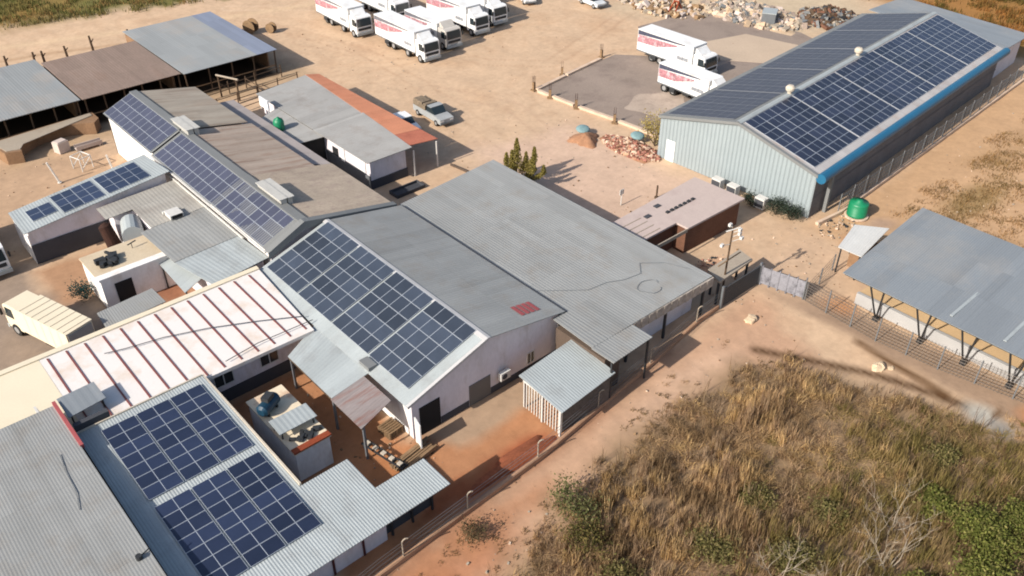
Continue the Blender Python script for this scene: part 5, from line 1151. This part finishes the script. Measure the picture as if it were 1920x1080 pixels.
tufts('veld_grass', 'dry tan grass on the slope right of the warehouse', [(66, 27), (84, 29), (112, 28), (130, 10), (72, -10), (66, 20)], 9000, [(190, 154, 108), (170, 136, 92), (152, 126, 82), (182, 146, 102)], (.08, .34), tn=12, lim=(64, 128, -8, 30), sp=.3, wd_=.05, seed=91)
tufts('far_grass', 'green brown grass beyond the far left road', [(0, 141), (30, 131), (60, 123), (80, 130), (60, 160), (0, 160)], 5000, [(150, 136, 84), (122, 122, 70), (168, 138, 88), (136, 126, 80)], (.2, .7), tn=12, lim=(0, 80, 122, 160), sp=.5, wd_=.12, seed=120)
tufts('backdrop_grass', 'brown veld grass behind the warehouse annex', [(117, 40), (150, 30), (160, 80), (124, 66)], 2500, [(170, 120, 66), (140, 108, 60), (120, 104, 56)], (.3, .8), tn=12, lim=(115, 160, 28, 80), sp=.5, wd_=.12, seed=160)
def leaf_cloud(pts, size, pal, name, m=veg_mat, parent=None, seed=0):
    n = len(pts); a = rng.normal(0, 1, (n, 3)); a /= np.linalg.norm(a, axis=1)[:, None]; b = np.cross(a, rng.normal(0, 1, (n, 3))); b /= np.linalg.norm(b, axis=1)[:, None]
    s = size * rng.uniform(.6, 1.4, (n, 1)); V = np.stack([pts - a * s, pts + b * s * .5, pts + a * s, pts - b * s * .5], 1)
    Fc = np.arange(n * 4).reshape(n, 4); p = np.array([A(*c) for c in pal]); cols = p[rng.integers(0, len(p), n)] * rng.uniform(.7, 1.3, (n, 1))
    o = tri_mesh(name, V.reshape(-1, 3), Fc, np.repeat(cols, 4, 0), m)
    if parent is not None: o.parent = parent
    return o
def branch(mb, p, d, L, r, depth, tips, spread=.6, up=.15):
    segs = 3; q = p.copy()
    for k in range(segs):
        d2 = (d + Vector((random.gauss(0, .16), random.gauss(0, .16), random.gauss(0, .12) + up * .3))).normalized(); e = q + d2 * L / segs
        mb.bar(q, e, r * (1 - k * .2), r * (1 - (k + 1) * .2), n=5); q = e; d = d2
    tips.append(q.copy())
    if depth > 0:
        for k in range(random.choice((2, 3, 3))):
            d3 = (d + Vector((random.gauss(0, spread), random.gauss(0, spread), random.gauss(.1, spread * .6)))).normalized(); branch(mb, q, d3, L * random.uniform(.6, .85), r * .55, depth - 1, tips, spread, up)
def shrub(name, label, loc, R_, h, pal, n, leaf=.09, stems=6, depth=2, group=None, bm=bark, flat=1.0, sz_noise=.35):
    t = thing(name, label, 'shrub', (*loc, 0), 0, group); mb = MB(); tips = []
    for k in range(stems):
        a = 6.28 * k / stems + random.uniform(-.4, .4); branch(mb, Vector((0, 0, 0)), Vector((math.cos(a) * .7 * R_ / h, math.sin(a) * .7 * R_ / h, 1)).normalized(), h * .5, .035 * h, depth, tips)
    mb.build('stems', bm, t)
    if n:
        cc = np.array([tuple(p) for p in tips]); cc[:, 2] = np.clip(cc[:, 2], .1, h * 1.15); n = int(n * 1.25); i = rng.integers(0, len(cc), n)
        pts = cc[i] + rng.normal(0, 1, (n, 3)) * np.array([R_ * .27, R_ * .27, h * .19]); pts[:, 2] = np.maximum(pts[:, 2], .05)
        leaf_cloud(pts, leaf * .78, pal, 'foliage', parent=t)
    return t
GREEN = [(126, 128, 82), (108, 114, 68), (144, 140, 96), (98, 102, 64)]
OLIVE = [(132, 122, 72), (112, 108, 60), (150, 132, 84), (96, 92, 54)]
shrub('green_bush', 'dark green bush at the left edge of the dead grass thicket', (24.8, 22.6), 1.5, 1.6, GREEN, 1300, .10)
shrub('green_bush', 'olive bush directly below the dark green bush at the thicket edge', (23.6, 20.6), 1.6, 1.1, OLIVE, 1100, .10)
shrub('scrub_bush', 'small grey green scrub beside the crook post on the red verge', (19.3, 25.2), 1.0, .8, [(120, 104, 76), (98, 90, 62), (140, 120, 92)], 900, .07, depth=2)
GR = 'bright green bushes in the near right corner'
for i, (x, y, s, lb_) in enumerate(((39.6, 6.0, 1.9, 'largest bright green bush in the near right corner'), (42.4, 4.6, 1.6, 'bright green bush at the right edge of the near corner'), (37.2, 4.6, 1.6, 'bright green bush at the bottom edge left of the largest one'), (34.3, 6.6, 1.1, 'small green bush below the bare pale branches'), (40.6, 8.8, 1.2, 'bright green bush behind the largest corner bush'))):
    shrub('green_bush', lb_, (x, y), s, s * .85, [(128, 134, 66), (146, 148, 78), (110, 118, 58), (156, 150, 90)], int(2600 * s), .11, group=GR)
OG = 'olive bushes among the dead grass'
for i, (x, y, s, lb_) in enumerate(((31.2, 12.2, 1.6, 'wide olive bush left of the bare shrub in the thicket'), (28.6, 15.6, 1.5, 'olive bush in the middle left of the thicket'), (26.8, 13.0, 1.3, 'olive bush near the bottom edge of the thicket'), (35.5, 12.6, 1.2, 'dull olive bush behind the bare pale shrub'), (33.3, 16.2, 1.2, 'dull olive bush in the centre of the thicket'), (23.0, 17.4, 1.4, 'olive bush at the bottom left of the thicket'), (44.5, 10.5, 1.2, 'dull olive bush at the right of the thicket'))):
    shrub('olive_bush', lb_, (x, y), s, s * .65, [(150, 138, 90), (132, 126, 76), (164, 148, 102), (140, 136, 84)], int(1500 * s), .10, group=OG)
def bare_shrub(label, loc, h, stems, seed):
    random.seed(seed); t = thing('bare_shrub', label, 'shrub', (*loc, 0)); mb = MB(); tips = []
    for k in range(stems):
        a = 6.28 * k / stems + random.uniform(-.3, .3); branch(mb, Vector((0, 0, 0)), Vector((math.cos(a) * .8, math.sin(a) * .8, 1)).normalized(), h * .42, .042, 3, tips, .5, .3)
    mb.build('branches', palebark, t)
bare_shrub('large leafless shrub with pale forked branches in the near right', (34.6, 8.6), 3.6, 5, 3)
bare_shrub('leafless pale shrub left of the big forked one', (31.0, 9.0), 3.0, 4, 8)
bare_shrub('leafless brown shrub near the bottom edge of the thicket', (28.0, 10.5), 2.4, 4, 21)
bare_shrub('thin leafless shrub with one long pale branch in mid thicket', (29.6, 12.2), 3.0, 3, 12)
bare_shrub('leafless shrub at the right side of the thicket', (37.4, 9.8), 3.2, 4, 15)
# upright tree behind the flat roof
ct_ = thing('columnar_tree', 'yellow green tree with several upright spires behind the flat grey roof', 'tree', (48.6, 54.3, 0))
mb = MB(); spires = ((0, 0, 4.6, .38), (.7, -.5, 3.2, .3), (-.5, .9, 3.0, .3), (1.0, -1.3, 3.9, .34), (.3, -2.0, 3.0, .3), (-.3, .35, 3.4, .3), (.9, -2.7, 2.6, .28)); pts = []
for (sx, sy, hh, rr) in spires:
    mb.bar((sx * .3, sy * .3, 0), (sx, sy, hh * .8), .07, .02)
    rr *= 1.55; k = int(1300 * hh / 3.5); zz = rng.uniform(.25, 1, k) ** .8 * hh; rad = rr * np.clip(1.15 - (zz / hh) ** 2, .1, 1) * rng.uniform(.2, 1, k); an_ = rng.uniform(0, 6.28, k)
    pts.append(np.stack([sx * np.clip(zz / hh + .3, 0, 1) + np.cos(an_) * rad, sy * np.clip(zz / hh + .3, 0, 1) + np.sin(an_) * rad, zz], 1))
mb.build('trunk', bark, ct_); leaf_cloud(np.concatenate(pts), .085, [(168, 154, 84), (142, 132, 68), (118, 112, 58), (184, 168, 100)], 'crown', parent=ct_)
shrub('yellow_bush', 'yellowish leafy bush poking out at the near left corner of the warehouse roof', (64.4, 50.8), 1.3, 2.6, [(206, 186, 110), (186, 164, 92), (150, 130, 70), (220, 204, 140)], 1100, .12)
for i, (x, y, s, lb_) in enumerate(((62.0, 34.6, 1.0, 'dark green bush against the pale blue gable, left of two'), (62.2, 33.2, .9, 'dark green bush at the right corner of the pale blue gable'), (61.9, 37.2, .7, 'small dark bush beside the white air units at the warehouse'))):
    shrub('dark_bush', lb_, (x, y), s, s * 1.2, [(70, 84, 70), (52, 66, 54), (96, 108, 92), (40, 52, 42)], int(1500 * s), .08)
a0 = thing('condenser_unit', 'white cooling unit at the foot of the warehouse gable, beside the concrete house', 'cooling unit', (61.9, 41.0, 0))
MB().box(-.35, -.5, .1, .35, .5, 1.1).build('casing', whitesteel, a0); MB().box(-.4, -.45, .25, -.351, .45, .95).build('fan_grille', dado, a0)
for sy in (-.4, .4): MB().box(-.3, sy - .05, 0, .3, sy + .05, .1).build('foot', darksteel, a0)
for (yy, lb_) in ((39.3, 'white cooling unit at the foot of the warehouse gable, second from the door side'), (36.2, 'white cooling unit at the warehouse gable between two dark bushes')):
    c = copy_tree(a0); c.location = (61.95, yy, 0); c['label'] = lb_
shrub('teal_bush', 'dark teal green plant between the cream truck and the white kiosk', (11.2, 62.6), .9, 1.2, [(40, 78, 76), (30, 60, 62), (60, 96, 92)], 900, .09)
shrub('teal_bush', 'low plants growing at the veranda shadow edge beside the orange roof', (47.0, 74.0), .7, .6, [(120, 110, 80), (98, 90, 60)], 400, .07)
for i, (x, y, lx, ly, lb_) in enumerate(((39.9, 59.9, 3.2, 1.3, 'dark low rimmed rectangle on the sand nearest the office end wall'), (39.8, 57.2, 2.6, 1.1, 'dark low rimmed rectangle beside the corner of the patched brown roof'))):
    m_ = MB(); m_.box(-lx / 2, -ly / 2, 0, lx / 2, -ly / 2 + .12, .35); m_.box(-lx / 2, ly / 2 - .12, 0, lx / 2, ly / 2, .35); m_.box(-lx / 2, -ly / 2 + .12, 0, -lx / 2 + .12, ly / 2 - .12, .35); m_.box(lx / 2 - .12, -ly / 2 + .12, 0, lx / 2, ly / 2 - .12, .35); m_.box(-lx / 2 + .12, -ly / 2 + .12, .02, lx / 2 - .12, ly / 2 - .12, .12)
    o = m_.build('dark_low_rectangle', dado if i == 0 else MATS['dark_brown_plaster']); o.location = (x, y, 0); tag(o, lb_, 'trough')  # shallow dark rectangles with a raised rim
m_ = MB(); m_.prism([(46.0, 61.2), (46.9, 54.5), (47.05, 54.52), (46.15, 61.22)], 0, .22); tag(m_.build('dark_low_strip', MATS['dark_brown_plaster']), 'thin dark low strip on the sand from the veranda toward the flat grey roof', 'kerb')  # thin low dark strip laid across the sand
yp = thing('sign_post', 'white sign post standing on the sandy yard by the concrete house', 'post', (52.9, 44.9, 0))
MB().bar((0, 0, 0), (0, 0, 1.6), .05).build('pole', whitesteel, yp); MB().box(-.25, -.03, 1.1, .25, .03, 1.6).build('plate', whitesteel, yp)
p = MB(); p.bar((0, 0, 0), (0, 0, 1.3), .09).bar((0, 0, 0), (0, 0, .15), .2, n=8); o = p.build('bollard', darkwood); o.location = (56.3, 43.6, 0); tag(o, 'short dark post on the sand beside the concrete house roof', 'bollard')
